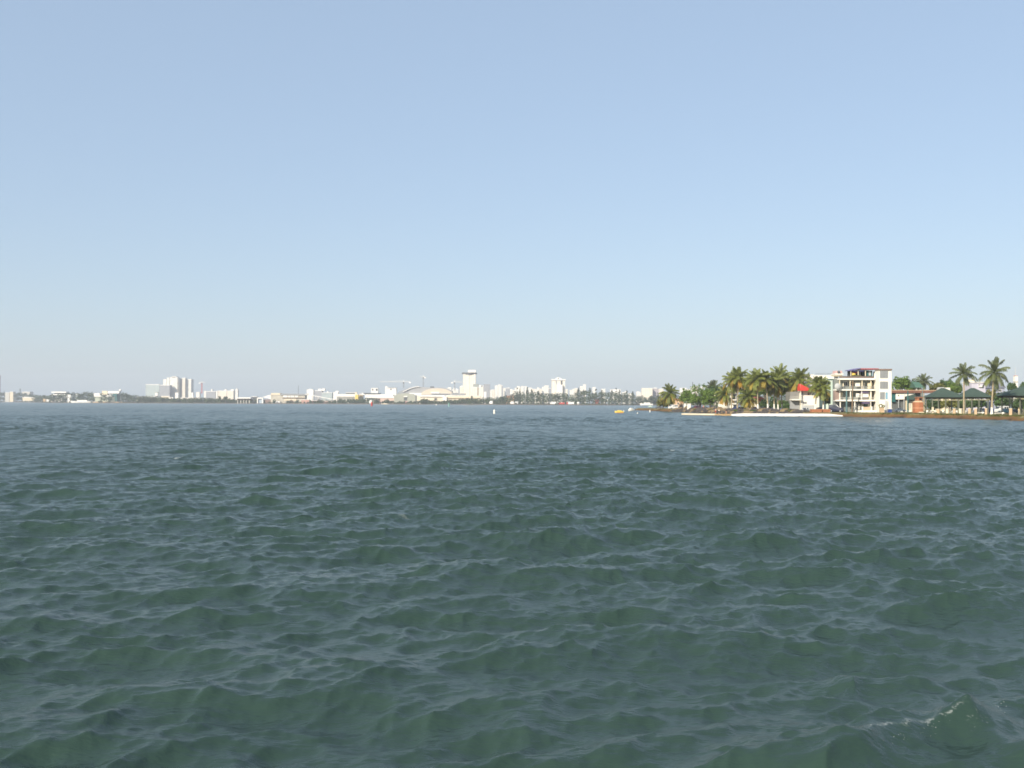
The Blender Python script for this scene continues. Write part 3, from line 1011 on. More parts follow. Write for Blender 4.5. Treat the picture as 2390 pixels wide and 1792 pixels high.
D = 2270
t = block('long_hall', 973, 1122, 923.5, D, M('hall_cream', (.74, .66, .52), .75, .1, .05), 'long low white front hall with a dark doorway below the tan arch', 'hall', 24,  # one even warm cream over the whole hall
          wins=[(1014, 1020, 929, 934.5, DGREY)])
pc = 1047.5
MB().box(L_(980, pc, D), L_(1038, pc, D), -2.5, -.1, zrel(926, pc, D, 1.2), zrel(922, pc, D, 1.2)).build('roof_band', WHITE, t)
MB().box(L_(1034, pc, D), L_(1043, pc, D), -5, -.1, 0, zrel(925.5, pc, D, 1.2)).build('stair_tower', WHITE, t)
MB().box(L_(1038.4, pc, D), L_(1120, pc, D), -2, -.1, zrel(929.8, pc, D, 1.2), zrel(928, pc, D, 1.2)).build('shadow_strip', M('shadow_ochre', (.42, .33, .2), .8, .1), t)  # raised ochre strip stands in for a shadow line on the front
MB().prism([(L_(1050, pc, D), zrel(918, pc, D, 1.2)), (L_(1088, pc, D), zrel(918, pc, D, 1.2)), (L_(1083, pc, D), zrel(922.2, pc, D, 1.2)), (L_(1056, pc, D), zrel(922.2, pc, D, 1.2))], 2, 20).build('flared_roof', GREY, t)

# --- hotel tower
D = 2560
pc = 1095
t = thing('hotel_tower', 'tall cream hotel tower with a dark overhanging crown and white penthouse', 'tower', ((pc - 1195) / F * D, D, 1.2))
hz_ = lambda y: zrel(y, pc, D, 1.2)
MB().box(L_(1080.5, pc, D), L_(1110, pc, D), 0, 26, -.6, hz_(873)).build('wall', F_HOTEL, t)
for a in (1080.5, 1092, 1093.4, 1108.6):
    MB().box(L_(a, pc, D), L_(a + 1.2, pc, D), -.7, -.05, 0, hz_(873.4)).build('pilaster', WHITE, t)
el = [(math.cos(2 * math.pi * k / 24) * 18.5, 13 + math.sin(2 * math.pi * k / 24) * 17) for k in range(24)]
MB().prism_z(el, hz_(872.9), hz_(869.2), 0, 1.0).build('crown', M('dark_crown', (.10, .10, .105), .5, .1), t)
MB().box(L_(1092, pc, D), L_(1110, pc, D), 4, 20, hz_(869), hz_(863)).build('penthouse', WHITE, t)
t = block('hotel_annexe', 1097, 1128, 904, 2520, F_HOTEL, 'lower cream annexe with a dark vertical groove joined to the hotel tower', 'building', 20,
          huts=[(1104, 1117, 896, M('grey_green_roof', (.3, .32, .3), .6, .1)), (1118, 1126, 898.5, WHITE), (1123, 1128, 899.5, WHITE)])
MB().box(L_(1114.5, 1112.5, 2520), L_(1116.5, 1112.5, 2520), -.5, .2, 0, zrel(903.6, 1112, 2520, 1.2)).build('groove', M('brown_groove', (.16, .12, .1), .7, .1), t)
block('hotel_wing', 1073, 1080, 903, 2590, F_WARM, 'short cream wing tucked against the hotel tower', 'building', 18, huts=[(1075, 1079.6, 900, WHITE)])
block('apartment_block', 1044, 1054, 906, 2650, F_WHITE, 'white stepped block behind the tan arch', depth=14, huts=[(1046, 1052, 903.5, WHITE)])
block('apartment_block', 1055, 1070, 910, 2680, F_WHITE, 'low white block behind the crane beside the hotel tower', depth=14, huts=[(1058, 1061, 905, WHITE), (1064, 1068, 906.5, WHITE)])

# --- skyline of flats
block('slab_block', 1128.6, 1143.5, 897.6, 2750, F_GREY, 'plain grey slab block beside the hotel annexe', depth=22, roofmat=GREY)
block('low_building', 1129, 1135, 915, 2500, WHITE, 'little white gabled house below the plain grey slab', depth=8)
SK = 'small blocks of the far skyline'
for a, b, y, m, lab, huts in (
        (1143.8, 1149, 911, F_WHITE, 'low white block between the grey slab and twin white towers', [(1146, 1148.5, 909.5, WHITE)]),
        (1149.5, 1154.5, 910, F_WARM, 'low cream block at the foot of the twin white towers', []),
        (1155, 1161.5, 900.5, F_WHITE, 'slim white tower with a grey lower front', []),
        (1162.5, 1170.5, 898.5, F_WHITE, 'taller twin white tower with a roof hut', [(1163, 1166, 897, WHITE)]),
        (1170.8, 1174, 901, F_GREY, 'narrow grey slab clinging to the taller twin tower', []),
        (1174.4, 1180, 906.5, F_WHITE, 'white block just past the twin towers', []),
        (1181, 1190, 906, F_GREY, 'greyish block under a wide white roof', [(1182, 1191, 904.5, WHITE)]),
        (1190.5, 1196, 909, F_WHITE, 'white block above the red roofed house', []),
        (1196.4, 1201, 911, F_WARM, 'cream block beside the one above the red roofed house', []),
        (1201.5, 1206, 906, F_WHITE, 'thin white block peeping over the dusky feathery trees', []),
        (1206.6, 1213, 902, F_WHITE, 'white tower with a flat hut over the dusky feathery trees', [(1208, 1211, 901, WHITE)]),
        (1213.4, 1220, 905, F_WARM, 'cream tower beside the flat hutted white one', []),
        (1216, 1222, 901.8, F_WHITE, 'white tower standing behind the cream one', []),
        (1224, 1230, 902.5, F_WHITE, 'white tower behind the tall ragged tree', [(1224, 1226, 901.6, WHITE)]),
        (1233, 1241, 905.5, F_WHITE, 'broad low white flats past the tall ragged tree', []),
        (1241.5, 1247, 908, F_WARM, 'cream low flats beside the broad white ones', []),
        (1247.5, 1253, 908.8, F_WHITE, 'low white block over the dark pointed tree', []),
        (1253.6, 1258.5, 905, F_WHITE, 'narrow white tower over the dark pointed tree', []),
        (1259, 1265, 908, F_WARM, 'cream block next to the narrow white tower', []),
        (1265.4, 1270, 903.5, F_WHITE, 'white lower part of the stepped flats', []),
        (1270.4, 1280.5, 900.5, F_WHITE, 'tallest part of the stepped white flats with a square hut', [(1271, 1278, 899.5, WHITE)]),
        (1281, 1286, 907, F_GREY, 'small grey block beside the twin slab tower', []),
        (1320.6, 1325, 909, F_WARM, 'low cream block at the foot of the twin slab tower', []),
        (1330, 1336, 911, F_WHITE, 'low white house front beyond the twin slab tower', []),
        (1336.4, 1341, 908.5, F_WHITE, 'white block with a sloping roof beyond the twin slab tower', []),
        (1341.4, 1348, 907, F_WARM, 'white gabled block before the grey green tree', []),
        (1354, 1361, 902, F_WHITE, 'lower half of the white cluster with a dark notch', []),
        (1361.4, 1367.5, 898, F_WHITE, 'upper half of the white cluster with a dark notch', [(1362, 1366, 896.8, WHITE)]),
        (1383, 1390, 905, F_WHITE, 'narrow stack of white blocks among the spiky trees', [(1385, 1391, 903.5, WHITE)]),
        (1404, 1413, 908.5, F_WHITE, 'low white roofs over the rounded spiky tree', []),
        (1425, 1449, 909.5, WHITE, 'small flat white block behind the pointed twin trees', []),
        (1453, 1461, 916, F_WHITE, 'low white roof beside the lone pointed tree', [(1459, 1462, 913, WHITE)]),
        (1466, 1476, 918.5, WHITE, 'flat white roof past the lone pointed tree', []),
        (1486, 1494, 915, F_WHITE, 'stepped white house before the big white slab', [(1488, 1492, 913.5, WHITE)]),
        (1492.5, 1499, 917, F_WARM, 'cream stepped house touching the big white slab', []),
        (1588, 1602, 906, WHITE, 'flat white roof over the shore trees beyond the palm on the point', []),
        (1603, 1613, 909, WHITE, 'low white roof among the shore tree tops', []),
        (1614, 1621, 904, F_WHITE, 'pale block with a thin aerial over the shore trees', [(1617.4, 1618, 891, DGREY)]),
        (1621.4, 1629, 901.5, F_WARM, 'cream stepped block over the shore trees', [(1622, 1626, 900, WHITE)]),
        (1637, 1643, 903.5, WHITE, 'small white gable showing through the shore tree tops', [])):
    dd = 2700 + (hash(lab) % 7) * 0
    block('apartment_block', a, b, y, 2700 + (int(a * 13) % 9) * 18, m, lab, 'flats', depth=14, group=SK, huts=huts)
D = 2620
t = block('twin_slab_tower', 1288, 1319, 888, D, F_HOTEL, 'big white twin slab tower joined by a flat roof with dark slots', 'tower', 24, huts=[(1297, 1310, 882, WHITE), (1301.5, 1304.5, 880, WHITE)])
pc = 1303.5
MB().box(L_(1286.8, pc, D), L_(1320.2, pc, D), -2, 26, zrel(887.2, pc, D, 1.2) + 0, zrel(884.6, pc, D, 1.2)).build('roof_slab', WHITE, t)
MB().box(L_(1297.2, pc, D), L_(1299.6, pc, D), -.6, .2, 0, zrel(888, pc, D, 1.2)).build('slot', GREY, t)
MB().box(L_(1308.6, pc, D), L_(1312.6, pc, D), -.6, .2, 0, zrel(888, pc, D, 1.2)).build('slot', DGREY, t)
MB().box(L_(1298.3, pc, D), L_(1312.8, pc, D), -8, -.7, 0, zrel(897.6, pc, D, 1.2)).build('front_block', WHITE, t)
D = 2500
t = block('slab_block', 1499, 1523, 906.5, D, facade('slab_wall', (.78, .72, .6), (.6, .54, .44), 5, 40, .14, 2), 'big white windowless slab with a grey pink shaded side', 'building', 20)
t = block('slab_shade_side', 1523.4, 1537.5, 907.5, D + 15, F_PINK, 'side of the big white slab with its shade coloured grey pink', 'building', 18, roofmat=GREY, huts=[(1526, 1534, 904.5, WHITE)])
block('apartment_block', 1538, 1549, 908, 2600, F_WARM, 'pale block between the grey pink side and the palm on the point', 'flats', depth=14, group=SK)

# --- small things along the far water's edge
t = thing('far_house', 'red roofed pale house among trees under the skyline flats', 'house', ((1190 - 1195) / F * 2250, 2250, 1.2))
D, pc = 2250, 1190
MB().box(L_(1181, pc, D), L_(1200, pc, D), 0, 12, 0, zrel(927, pc, D, 1.2)).build('wall', M('peach', (.68, .42, .27), .8, .1), t)
MB().prism([(L_(1179.5, pc, D), zrel(927, pc, D, 1.2)), (L_(1201.5, pc, D), zrel(926.5, pc, D, 1.2)), (L_(1199, pc, D), zrel(922.5, pc, D, 1.2)), (L_(1183, pc, D), zrel(924, pc, D, 1.2))], -1, 13).build('roof', M('salmon_tile', (.62, .26, .17), .8, .1), t)
t = thing('red_shed', 'faded red shed against trees near the shoreline rocks', 'shed', ((1394 - 1195) / F * 2050, 2050, 1.2))
D, pc = 2050, 1394
MB().box(L_(1389.5, pc, D), L_(1398, pc, D), 0, 6, 0, zrel(932, pc, D, 1.2)).build('wall', M('faded_red', (.42, .13, .1), .8, .15), t)
MB().prism([(L_(1389, pc, D), zrel(932, pc, D, 1.2)), (L_(1398.5, pc, D), zrel(932, pc, D, 1.2)), (L_(1395.5, pc, D), zrel(928, pc, D, 1.2))], -.5, 6.5).build('roof', M('pale_sheet', (.4, .34, .36), .6, .1), t)


def far_vehicle(px0, px1, ytop, lab, mat, cabm=None, name='parked_truck', cat='truck'):
    pc = (px0 + px1) / 2
    d = fd(pc, 22)
    t = thing(name, lab, cat, ((pc - 1195) / F * d, d, 1.2), 'vehicles parked along the far shore')
    x0, x1 = L_(px0, pc, d), L_(px1, pc, d)
    z = max(2.0, P(pc, ytop, d).z - 1.2)
    MB().box(x0 + (x1 - x0) * .22, x1, -1.2, 1.2, .6, z).build('cargo_box', mat, t)
    MB().box(x0, x0 + (x1 - x0) * .2, -1.1, 1.1, .5, z * .8).build('cab', cabm or mat, t)
    for f in (.1, .8):
        MB().tube([(x0 + (x1 - x0) * f, -1.25, .5), (x0 + (x1 - x0) * f, 1.25, .5)], .5, 10).build('axle', RUBBER, t)


far_vehicle(1284, 1298, 937.6, 'white truck parked on the far shore under the twin slab tower', CARWHITE)
far_vehicle(1322, 1340, 938, 'red and white truck parked on the far shore', CARWHITE, REDPAINT)
far_vehicle(1305, 1318, 939, 'dull red truck parked behind the red and white one', REDPAINT)
far_vehicle(1191, 1199, 936.6, 'white van parked below the red roofed house', CARWHITE)
far_vehicle(1201, 1209, 936.8, 'second white van below the red roofed house, nearer the trees', CARWHITE)
far_vehicle(1142, 1150, 935.5, 'white truck parked on the shore past the hotel', CARWHITE)
far_vehicle(862, 868, 933.5, 'small white truck among the low trees before the white terraces', CARWHITE)
t = thing('storage_dome', 'white rounded dome standing on the far shore near red truck', 'dome', ((1350 - 1195) / F * fd(1350, 14), fd(1350, 14), 1.0))
MB().ball((0, 0, 3.0), 2.6, sq=(1, 1, .9)).build('shell', WHITE, t)
MB().cyl(0, 0, -.5, 1.2, 1.5).build('base', PALE, t)
t = thing('lamp_globe', 'white ball lamp on a post before the far trees', 'lamp', ((1418.5 - 1195) / F * 1990, 1994, 1.0))
z = P(1418.5, 933, 1994).z - 1
MB().ball((0, 0, z), 1.1).build('globe', WHITE, t)
MB().cyl(0, 0, -.5, z - 1, .25).build('post', PALE, t)
far_ship(1494, 1524, 939.2, 2080, 'long white launch moored off the far trees behind the point', WHITE)
far_ship(862 + 28, 907, 941, 2190, 'small cream boat pulled in below the white terraces', CREAM)
# ------------------------------------------------------------------ the near point on the right
SHORE = [(1480, 600), (1495, 565), (1530, 522), (1569, 484), (1600, 456), (1640, 428), (1700, 396), (1760, 372), (1820, 352), (1880, 338),
         (1950, 325), (2000, 313), (2100, 301), (2190, 290), (2240, 283), (2320, 262), (2390, 247), (2470, 230), (2600, 200), (2800, 165), (3400, 110), (4200, 72)]
GZ = 1.2


def sd_(px, back=0.0):
    return lerp_table(SHORE, px) + back


def gd(px, py):
    """distance of a point on the flat ground of the point seen at (px, py)"""
    return depth_of(px, py, GZ)


def X_(px, d):
    return (px - 1195) / F * d


def build_point():
    rng = random.Random(5)
    line = []
    for px in np.linspace(1480, 4200, 420):
        d = sd_(px)
        line.append((X_(px, d), d))
    line.reverse()
    # resample by length
    pts = [line[0]]
    for a, b in zip(line, line[1:]):
        n = max(1, int(math.hypot(b[0] - a[0], b[1] - a[1]) / 1.4))
        for k in range(1, n + 1):
            pts.append((a[0] + (b[0] - a[0]) * k / n, a[1] + (b[1] - a[1]) * k / n))
    prof = [(-1.0, -1.0), (0.0, -0.15), (0.7, 0.35), (1.5, 0.8), (2.4, 1.1), (4.0, 1.2), (9.0, 1.2), (30, 1.2), (120, 1.25), (420, 1.3)]
    n = len(prof)
    vs, fs = [], []
    for i, (x, y) in enumerate(pts):
        wob = 0.55 * math.sin(i * 0.33) + 0.35 * math.sin(i * 0.93 + 1) + rng.uniform(-.25, .25)
        for k, (o, z) in enumerate(prof):
            jit = rng.uniform(-.22, .22) if 0 < k < 5 else 0
            ww = wob if k < 6 else 0
            vs.append((x + (o + ww + jit) * 0.94, y + (o + ww + jit) * 0.34, z + (rng.uniform(-.14, .14) if 0 < k < 5 else 0)))
    for i in range(len(pts) - 1):
        for k in range(n - 1):
            fs.append((i * n + k, i * n + k + 1, (i + 1) * n + k + 1, (i + 1) * n + k))
    m, nt, b = nodes_of('bank_earth')
    N, L = nt.nodes, nt.links
    ge = N.new('ShaderNodeNewGeometry')
    sp = N.new('ShaderNodeSeparateXYZ')
    L.new(ge.outputs['Position'], sp.inputs[0])
    no = N.new('ShaderNodeTexNoise')
    no.inputs['Scale'].default_value = 0.22
    no.inputs['Detail'].default_value = 6
    L.new(ge.outputs['Position'], no.inputs['Vector'])
    ad = N.new('ShaderNodeMath')
    ad.operation = 'MULTIPLY_ADD'
    ad.inputs[1].default_value = 1.9
    L.new(no.outputs['Fac'], ad.inputs[0])
    L.new(sp.outputs[2], ad.inputs[2])
    cr = N.new('ShaderNodeValToRGB')
    e = cr.color_ramp.elements
    e[0].position, e[0].color = 0.28, (0.045, 0.033, 0.022, 1)
    e[1].position, e[1].color = 0.95, (0.10, 0.115, 0.045, 1)
    for p, c in ((0.38, (0.095, 0.055, 0.028, 1)), (0.62, (0.15, 0.085, 0.034, 1)), (0.78, (0.13, 0.105, 0.04, 1)), (0.86, (0.24, 0.20, 0.11, 1))):
        k = e.new(p)
        k.color = c
    mr = N.new('ShaderNodeMapRange')
    mr.inputs['From Min'].default_value = 0.2
    mr.inputs['From Max'].default_value = 2.5
    L.new(ad.outputs[0], mr.inputs['Value'])
    L.new(mr.outputs[0], cr.inputs[0])
    L.new(cr.outputs[0], b.inputs['Base Color'])
    b.inputs['Roughness'].default_value = 0.95
    b.inputs['Specular IOR Level'].default_value = 0.15
    o = MB().add(vs, fs).build('terrain', m)
    tag(o, 'brown earth bank and ground of the built up point', 'ground', kind='structure')
    # scrub on the edge of the bank
    g = MB()
    for i in range(2600):
        px = rng.uniform(1960, 2420)
        d = sd_(px) + rng.uniform(1.0, 5.5)
        leaf_clump(g, (X_(px, d) + 2.0 + rng.uniform(-1, 1), d, 1.15 + rng.uniform(-.15, .1)), 0.28, 5, 0.16, rng, .8)
    o = g.build('grass', M('bank_grass', (0.10, 0.115, 0.03), 0.9, .4, .8))
    tag(o, 'low grass and weeds along the top of the bank', 'grass', kind='stuff')


build_point()


def rock_mesh(seed):
    rng = random.Random(seed)
    mb = MB()
    vs, fs = [], []
    nu, nv = 9, 6
    for j in range(nv + 1):
        for i in range(nu):
            t, a = math.pi * j / nv, 2 * math.pi * i / nu
            r = 1 + rng.uniform(-.24, .24)
            if j in (0, nv):
                r = 1
            vs.append((r * math.sin(t) * math.cos(a) * 1.15, r * math.sin(t) * math.sin(a), r * math.cos(t) * .75))
    for j in range(nv):
        for i in range(nu):
            i2 = (i + 1) % nu
            fs.append((j * nu + i, (j + 1) * nu + i, (j + 1) * nu + i2, j * nu + i2))
    return mb.add(vs, fs)


ROCK = M('dark_shore_rock', (0.075, 0.066, 0.062), 0.9, 0.45, 0.6)
ROCKT = M('tan_shore_rock', (0.21, 0.155, 0.085), 0.9, 0.35, 0.6)
rock_src = []
for k in range(5):
    for m in (ROCK, ROCKT):
        rock_src.append(rock_mesh(40 + k).build('shore_rock', m))
RL = {0: 'dark grey rock in the heap along the shore below the palms', 1: 'tan rock in the heap along the shore below the palms'}
rng = random.Random(31)
nrock = 0
for px in np.arange(1571, 1868, 2.4):
    for row in range(2):
        pxx = px + rng.uniform(-1.6, 1.6)
        d = sd_(pxx, (1.0, 4.2)[row] + rng.uniform(-.6, .8))
        k = rng.randrange(5) * 2 + (1 if rng.random() < 0.25 else 0)
        if nrock < 10:
            o = rock_src[nrock]
            k = nrock
        else:
            o = rock_src[k].copy()
            C.objects.link(o)
        nrock += 1
        s = rng.uniform(0.7, 1.6) * (1.0 if row == 0 else 1.15)
        o.location = (X_(pxx, d) + (0.4, 2.2)[row], d, (0.25, 1.05)[row] + rng.uniform(-.1, .15))
        o.scale = (s * rng.uniform(.9, 1.3), s, s * rng.uniform(.75, 1.05))
        o.rotation_euler = (rng.uniform(-.3, .3), rng.uniform(-.3, .3), rng.uniform(0, 6.3))
        tag(o, RL[k % 2], 'rock', 'rocks heaped along the shore')

# ------------------------------------------------------------------ jetty
D = 322
t = thing('sea_wall', 'long bright white low sea wall running out from the bank below the palms', 'sea wall', (X_(1830, D), D, 0))
zt = P(1830, 965.3, D).z
pts = []
mb = MB()
xs0, xs1 = X_(1707, D) - X_(1830, D), X_(1962, D + 3) - X_(1830, D)
nseg = 40
vs, fs = [], []
rng = random.Random(3)
for i in range(nseg + 1):
    x = xs0 + (xs1 - xs0) * i / nseg
    h = zt + rng.uniform(-.02, .03)
    if i < 3:
        h = zt * (.72 + .09 * i)
    if i > nseg - 5:
        h = zt * (1 - .10 * (i - nseg + 5))
    yy = -1.0 + rng.uniform(-.03, .03) + (i / nseg) * 2
    vs += [(x, yy - .15, .12), (x, yy + .05, h - .05), (x, yy + .12, h), (x, yy + 1.5, h), (x, yy + 1.7, -.4)]
for i in range(nseg):
    for k in range(4):
        fs.append((i * 5 + k, (i + 1) * 5 + k, (i + 1) * 5 + k + 1, i * 5 + k + 1))
fs += [(0, 1, 2, 3, 4), tuple(nseg * 5 + k for k in (4, 3, 2, 1, 0))]
MB().add(vs, fs).build('wall', M('whitewash', (.80, .78, .73), .8, .06, .3), t)
vs, fs = [], []
for i in range(nseg + 1):
    x = xs0 - .1 + (xs1 - xs0 + .2) * i / nseg
    yy = -1.0 + (i / nseg) * 2
    vs += [(x, yy - .75 + rng.uniform(-.12, .12), -.5), (x, yy - .5 + rng.uniform(-.1, .1), .10 + rng.uniform(-.05, .05)), (x, yy - .1, .14), (x, yy + 2.2, -.5)]
for i in range(nseg):
    for k in range(3):
        fs.append((i * 4 + k, (i + 1) * 4 + k, (i + 1) * 4 + k + 1, i * 4 + k + 1))
MB().add(vs, fs).build('footing', M('weedy_concrete', (.10, .085, .06), .95, .4, .8), t)

D2 = 343
t = thing('low_jetty', 'narrow pale concrete jetty lying low on the water before the rocks', 'jetty', (X_(1632, D2), D2, 0))
zj = 0.62
xa, xb = X_(1590, 350) - X_(1632, D2), X_(1674, 337) - X_(1632, D2)
poly = [(xa, 6.2), (xa + .3, 5.6), (xb, -5.0), (xb, -3.2), (xa + .2, 7.4)]
MB().prism_z(poly, .16, zj).build('deck', M('pale_jetty', (.66, .58, .44), .85, .15, .4), t)
MB().prism_z([(x, y - .3 + (.5 if y > -4 else 0)) for x, y in poly], -.6, .155, top=.995).build('footing', M('dark_footing', (.12, .075, .045), .9, .3, .8), t)
rng = random.Random(8)
TANS = M('yellow_brown_stone', (.42, .29, .14), .9, .3, .7)
st = rock_mesh(77).build('jetty_stone', TANS)
stones = []
for i, px in enumerate(np.linspace(1671, 1706, 15)):
    for row in range(2):
        o = st if not stones else st.copy()
        if stones:
            C.objects.link(o)
        stones.append(o)
        d = 330 + rng.uniform(-.5, .5) + row * 1.4
        o.location = (X_(px + rng.uniform(-.6, .6), d), d, .12 + row * .26 + rng.uniform(-.05, .06))
        s = rng.uniform(.34, .52)
        o.scale = (s * 1.2, s, s * .8)
        o.rotation_euler = (0, 0, rng.uniform(0, 6))
        tag(o, 'yellow brown stone in the gap between white sea wall and pale jetty', 'stone', 'stones filling the gap in the jetty')

# ------------------------------------------------------------------ palms
FROND_G = M('palm_green', (0.170, 0.198, 0.038), 0.55, 0.35, 0.5, spec=0.4, translucent=0.25)
FROND_Y = M('palm_yellow', (0.34, 0.26, 0.045), 0.6, 0.35, 0.5, spec=0.3, translucent=0.25)
FROND_D = M('palm_deep', (0.115, 0.140, 0.055), 0.55, 0.35, 0.5, spec=0.4, translucent=0.2)
TRUNK = M('palm_trunk', (0.36, 0.30, 0.20), 0.9, 0.25, 1.5)
LIME = M('lime_wash', (0.80, 0.78, 0.72), 0.8, 0.08, 1.0)
COCO = M('coconut', (0.22, 0.17, 0.04), 0.6, 0.3, 2)


def frond(mb, az, el, L, droop, rng, mi=0, nl=17):
    """one feather leaf: a curved rib with two rows of hanging leaflets"""
    ca, sa = math.cos(az), math.sin(az)
    p = Vector((0, 0, 0))
    e = el
    pts, dirs = [p.copy()], []
    n = nl
    for i in range(n):
        dv = Vector((ca * math.cos(e), sa * math.cos(e), math.sin(e)))
        dirs.append(dv)
        p = p + dv * (L / n)
        pts.append(p.copy())
        e -= droop / n * (0.5 + 1.1 * i / n)
        e = max(e, -1.5)
    mb.tube(pts, [0.07 - 0.055 * i / n for i in range(n + 1)], 4, mi, caps=False)
    side = Vector((-sa, ca, 0))
    for i in range(2, n + 1):
        f = i / n
        ll = L * 0.34 * math.sin(math.pi * (0.12 + 0.78 * f)) ** 0.7
        dv = dirs[min(i, n - 1)]
        up = side.cross(dv)
        for s in (-1, 1):
            d1 = (side * s * 0.72 + dv * 0.62 + up * rng.uniform(-.15, .2)).normalized()
            a = pts[i]
            mid = a + d1 * ll * .5 + Vector((0, 0, -.03 * L * f))
            tip = a + d1 * ll * .82 + Vector((0, 0, -ll * rng.uniform(.42, .65)))
            wv = dv * (L / n * .62)
            mb.add([a - wv * .5, a + wv * .6, mid + wv, tip, mid - wv * .8], [(0, 1, 2, 4), (4, 2, 3)], mi)


def palm_crown(seed, L=4.6, n=26, wind=0.3):
    rng = random.Random(seed)
    g, y = MB(), MB()
    for i in range(n):
        f = (i + .5) / n
        el = R(88) - R(142) * f ** 1.12 + R(rng.uniform(-9, 9))
        az = i * 2.399 + rng.uniform(-.25, .25)
        az += wind * math.sin(-az) * .5
        fr = (y if (f > .70 and rng.random() < .62) else g)
        frond(fr, az, el, L * rng.uniform(.84, 1.05) * (0.92 if el > 1.2 else 1), R(rng.uniform(48, 84)) * (0.62 if f < .22 else 1.0 if f < .8 else .6), rng)
    co = MB()
    for i in range(9):
        a = rng.uniform(0, 6.28)
        co.ball((math.cos(a) * .34, math.sin(a) * .34, -.35 - rng.uniform(0, .35)), .17, nu=7, nv=5)
    return g, y, co


CROWN = []
for k, (L, n) in enumerate(((5.2, 36), (5.4, 32), (4.9, 38), (5.3, 34), (4.5, 23))):
    g, y, co = palm_crown(100 + k * 7, L, n)
    CROWN.append((g, y, co))
crown_mesh = {}


def crown_part(kind, k, mat, parent):
    key = (kind, k, mat.name)
    if key not in crown_mesh:
        o = CROWN[k][{'crown': 0, 'old_fronds': 1, 'coconut_bunch': 2}[kind]].build(kind, mat, parent)
        crown_mesh[key] = o
        return o
    o = crown_mesh[key].copy()
    C.objects.link(o)
    o.parent = parent
    return o


def palm(cx, cy, bx, by, d, label, var=0, r=1.0, wash=0.0, deep=False, group='coconut palms on the point', zg=GZ, yellow=None, rz=None, bow=0.0):
    """crown centre pixel (cx, cy), trunk base pixel (bx, by), distance d"""
    base = Vector((X_(bx, d), d, zg))
    top = P(cx, cy, d + random.uniform(-.5, 1)) - base
    t = thing('coconut_palm', label, 'palm tree', base, group)
    pts, rad = [], []
    n = 9
    for i in range(n + 1):
        f = i / n
        lean = f ** 1.6
        pts.append(Vector((top.x * lean + bow * math.sin(math.pi * f), top.y * lean, -.3 + (top.z + .3) * f)))
        rad.append(0.27 * (1 + .75 * math.exp(-f * 16)) - 0.11 * f)
    MB().tube(pts, rad, 8).build('trunk', TRUNK, t)
    if wash:
        k = [p for p in pts if p.z < wash]
        f = wash / max(.1, top.z)
        lean = f ** 1.6
        k = k + [Vector((top.x * lean + bow * math.sin(math.pi * f), top.y * lean, wash))]
        rr = [0.02 + 0.27 * (1 + .75 * math.exp(-(q.z + .3) / (top.z + .3) * 16)) - 0.11 * (q.z + .3) / (top.z + .3) for q in k]
        MB().tube(k, rr, 8).build('whitewash', LIME, t)
    zrot = rz if rz is not None else (cx * 1.7 + cy) % 6.28
    for kind, mat in (('crown', FROND_D if deep else FROND_G), ('old_fronds', yellow or (FROND_G if deep else FROND_Y)), ('coconut_bunch', COCO)):
        o = crown_part(kind, var, mat, t)
        o.location = top
        o.rotation_euler = (R(7) * math.sin(cx * 3.1), R(9) * math.sin(cx * 1.3 + 1), zrot)
        q = 1 + .13 * math.sin(cx * 2.3)
        o.scale = (r / q ** .5, r / q ** .5, r * q)
    return t


YEL = M('palm_orange', (0.40, 0.24, 0.03), 0.6, 0.3, 0.5, translucent=0.25)
for a in (
        # row on the shore
        (1711, 884, 1707, 955, 425, 'palm with bright orange old fronds standing first in the palm row', 0, 1.02, 0, False, YEL),
        (1725, 876, 1721, 955.5, 418, 'pale trunked palm tangled with the orange fronded one', 1, 1.0, 0, False, YEL),
        (1747, 921, 1748, 957, 412, 'short young palm with drooping fronds low among the tall palms', 2, 1.0, 0, False, None),
        (1755, 887, 1757, 956, 440, 'thin palm behind the short young palm', 3, .85, 0, False, None),
        (1767, 879, 1769, 959, 398, 'white footed palm in front of the beige house', 1, .98, 2.6, False, None),
        (1786, 879, 1792.5, 959, 398, 'white footed palm with a kinked leaning trunk and stub', 2, 1.0, 2.7, False, None),
        (1806, 889, 1807, 958.5, 402, 'white footed upright palm in the middle of the palm row', 3, .92, 2.6, False, None),
        (1809, 893, 1816.5, 958, 404, 'palm leaning away from its broad white painted foot', 0, .85, 2.5, False, None),
        (1820, 876, 1825.5, 957.5, 408, 'tallest palm of the row with a thin whitewashed foot', 1, 1.06, 2.5, False, None),
        (1841, 893, 1840, 957.5, 409, 'bushy palm with drooping yellowed skirt and short white foot', 2, 1.0, 2.4, False, None),
        (1864, 880, 1864, 958.5, 399, 'tall palm rising beside the red canopy', 3, .98, 3.2, False, None),
        (1909, 892, 1902.5, 957, 380, 'palm with white foot rising behind the brick planters', 0, .93, 2.6, False, None),
        (1922, 903, 1921.5, 957, 378, 'lower palm with hanging fronds behind the brick planters', 2, .9, 2.4, False, None),
        (1883, 888, 1884, 955, 430, 'greyish palm behind the red canopy', 1, .8, 0, True, None),
        (1692, 915, 1693.5, 953.5, 452, 'low yellowing palm in front of the white striped house', 3, .95, 0, False, YEL),
        (1563, 913, 1561, 953.5, 520, 'palm with a yellow skirt alone near the tip of the point', 0, 1.08, 0, False, None),
        (1664, 905, 1664, 951, 560, 'palm top showing above the broad leaved trees', 3, 1.15, 0, True, None)):
    palm(a[0], a[1] + 6, *a[2:6], var=a[6], r=a[7], wash=a[8], deep=a[9], yellow=a[10])
palm(2155, 890, 2157, 955, 430, 'lone palm rising behind the green turret', 4, .98, deep=True, yellow=FROND_Y)
palm(2250, 873, 2249.5, 962.5, 300, 'big palm with ragged crown standing before the middle pavilion', 4, .92, deep=True, yellow=FROND_Y)
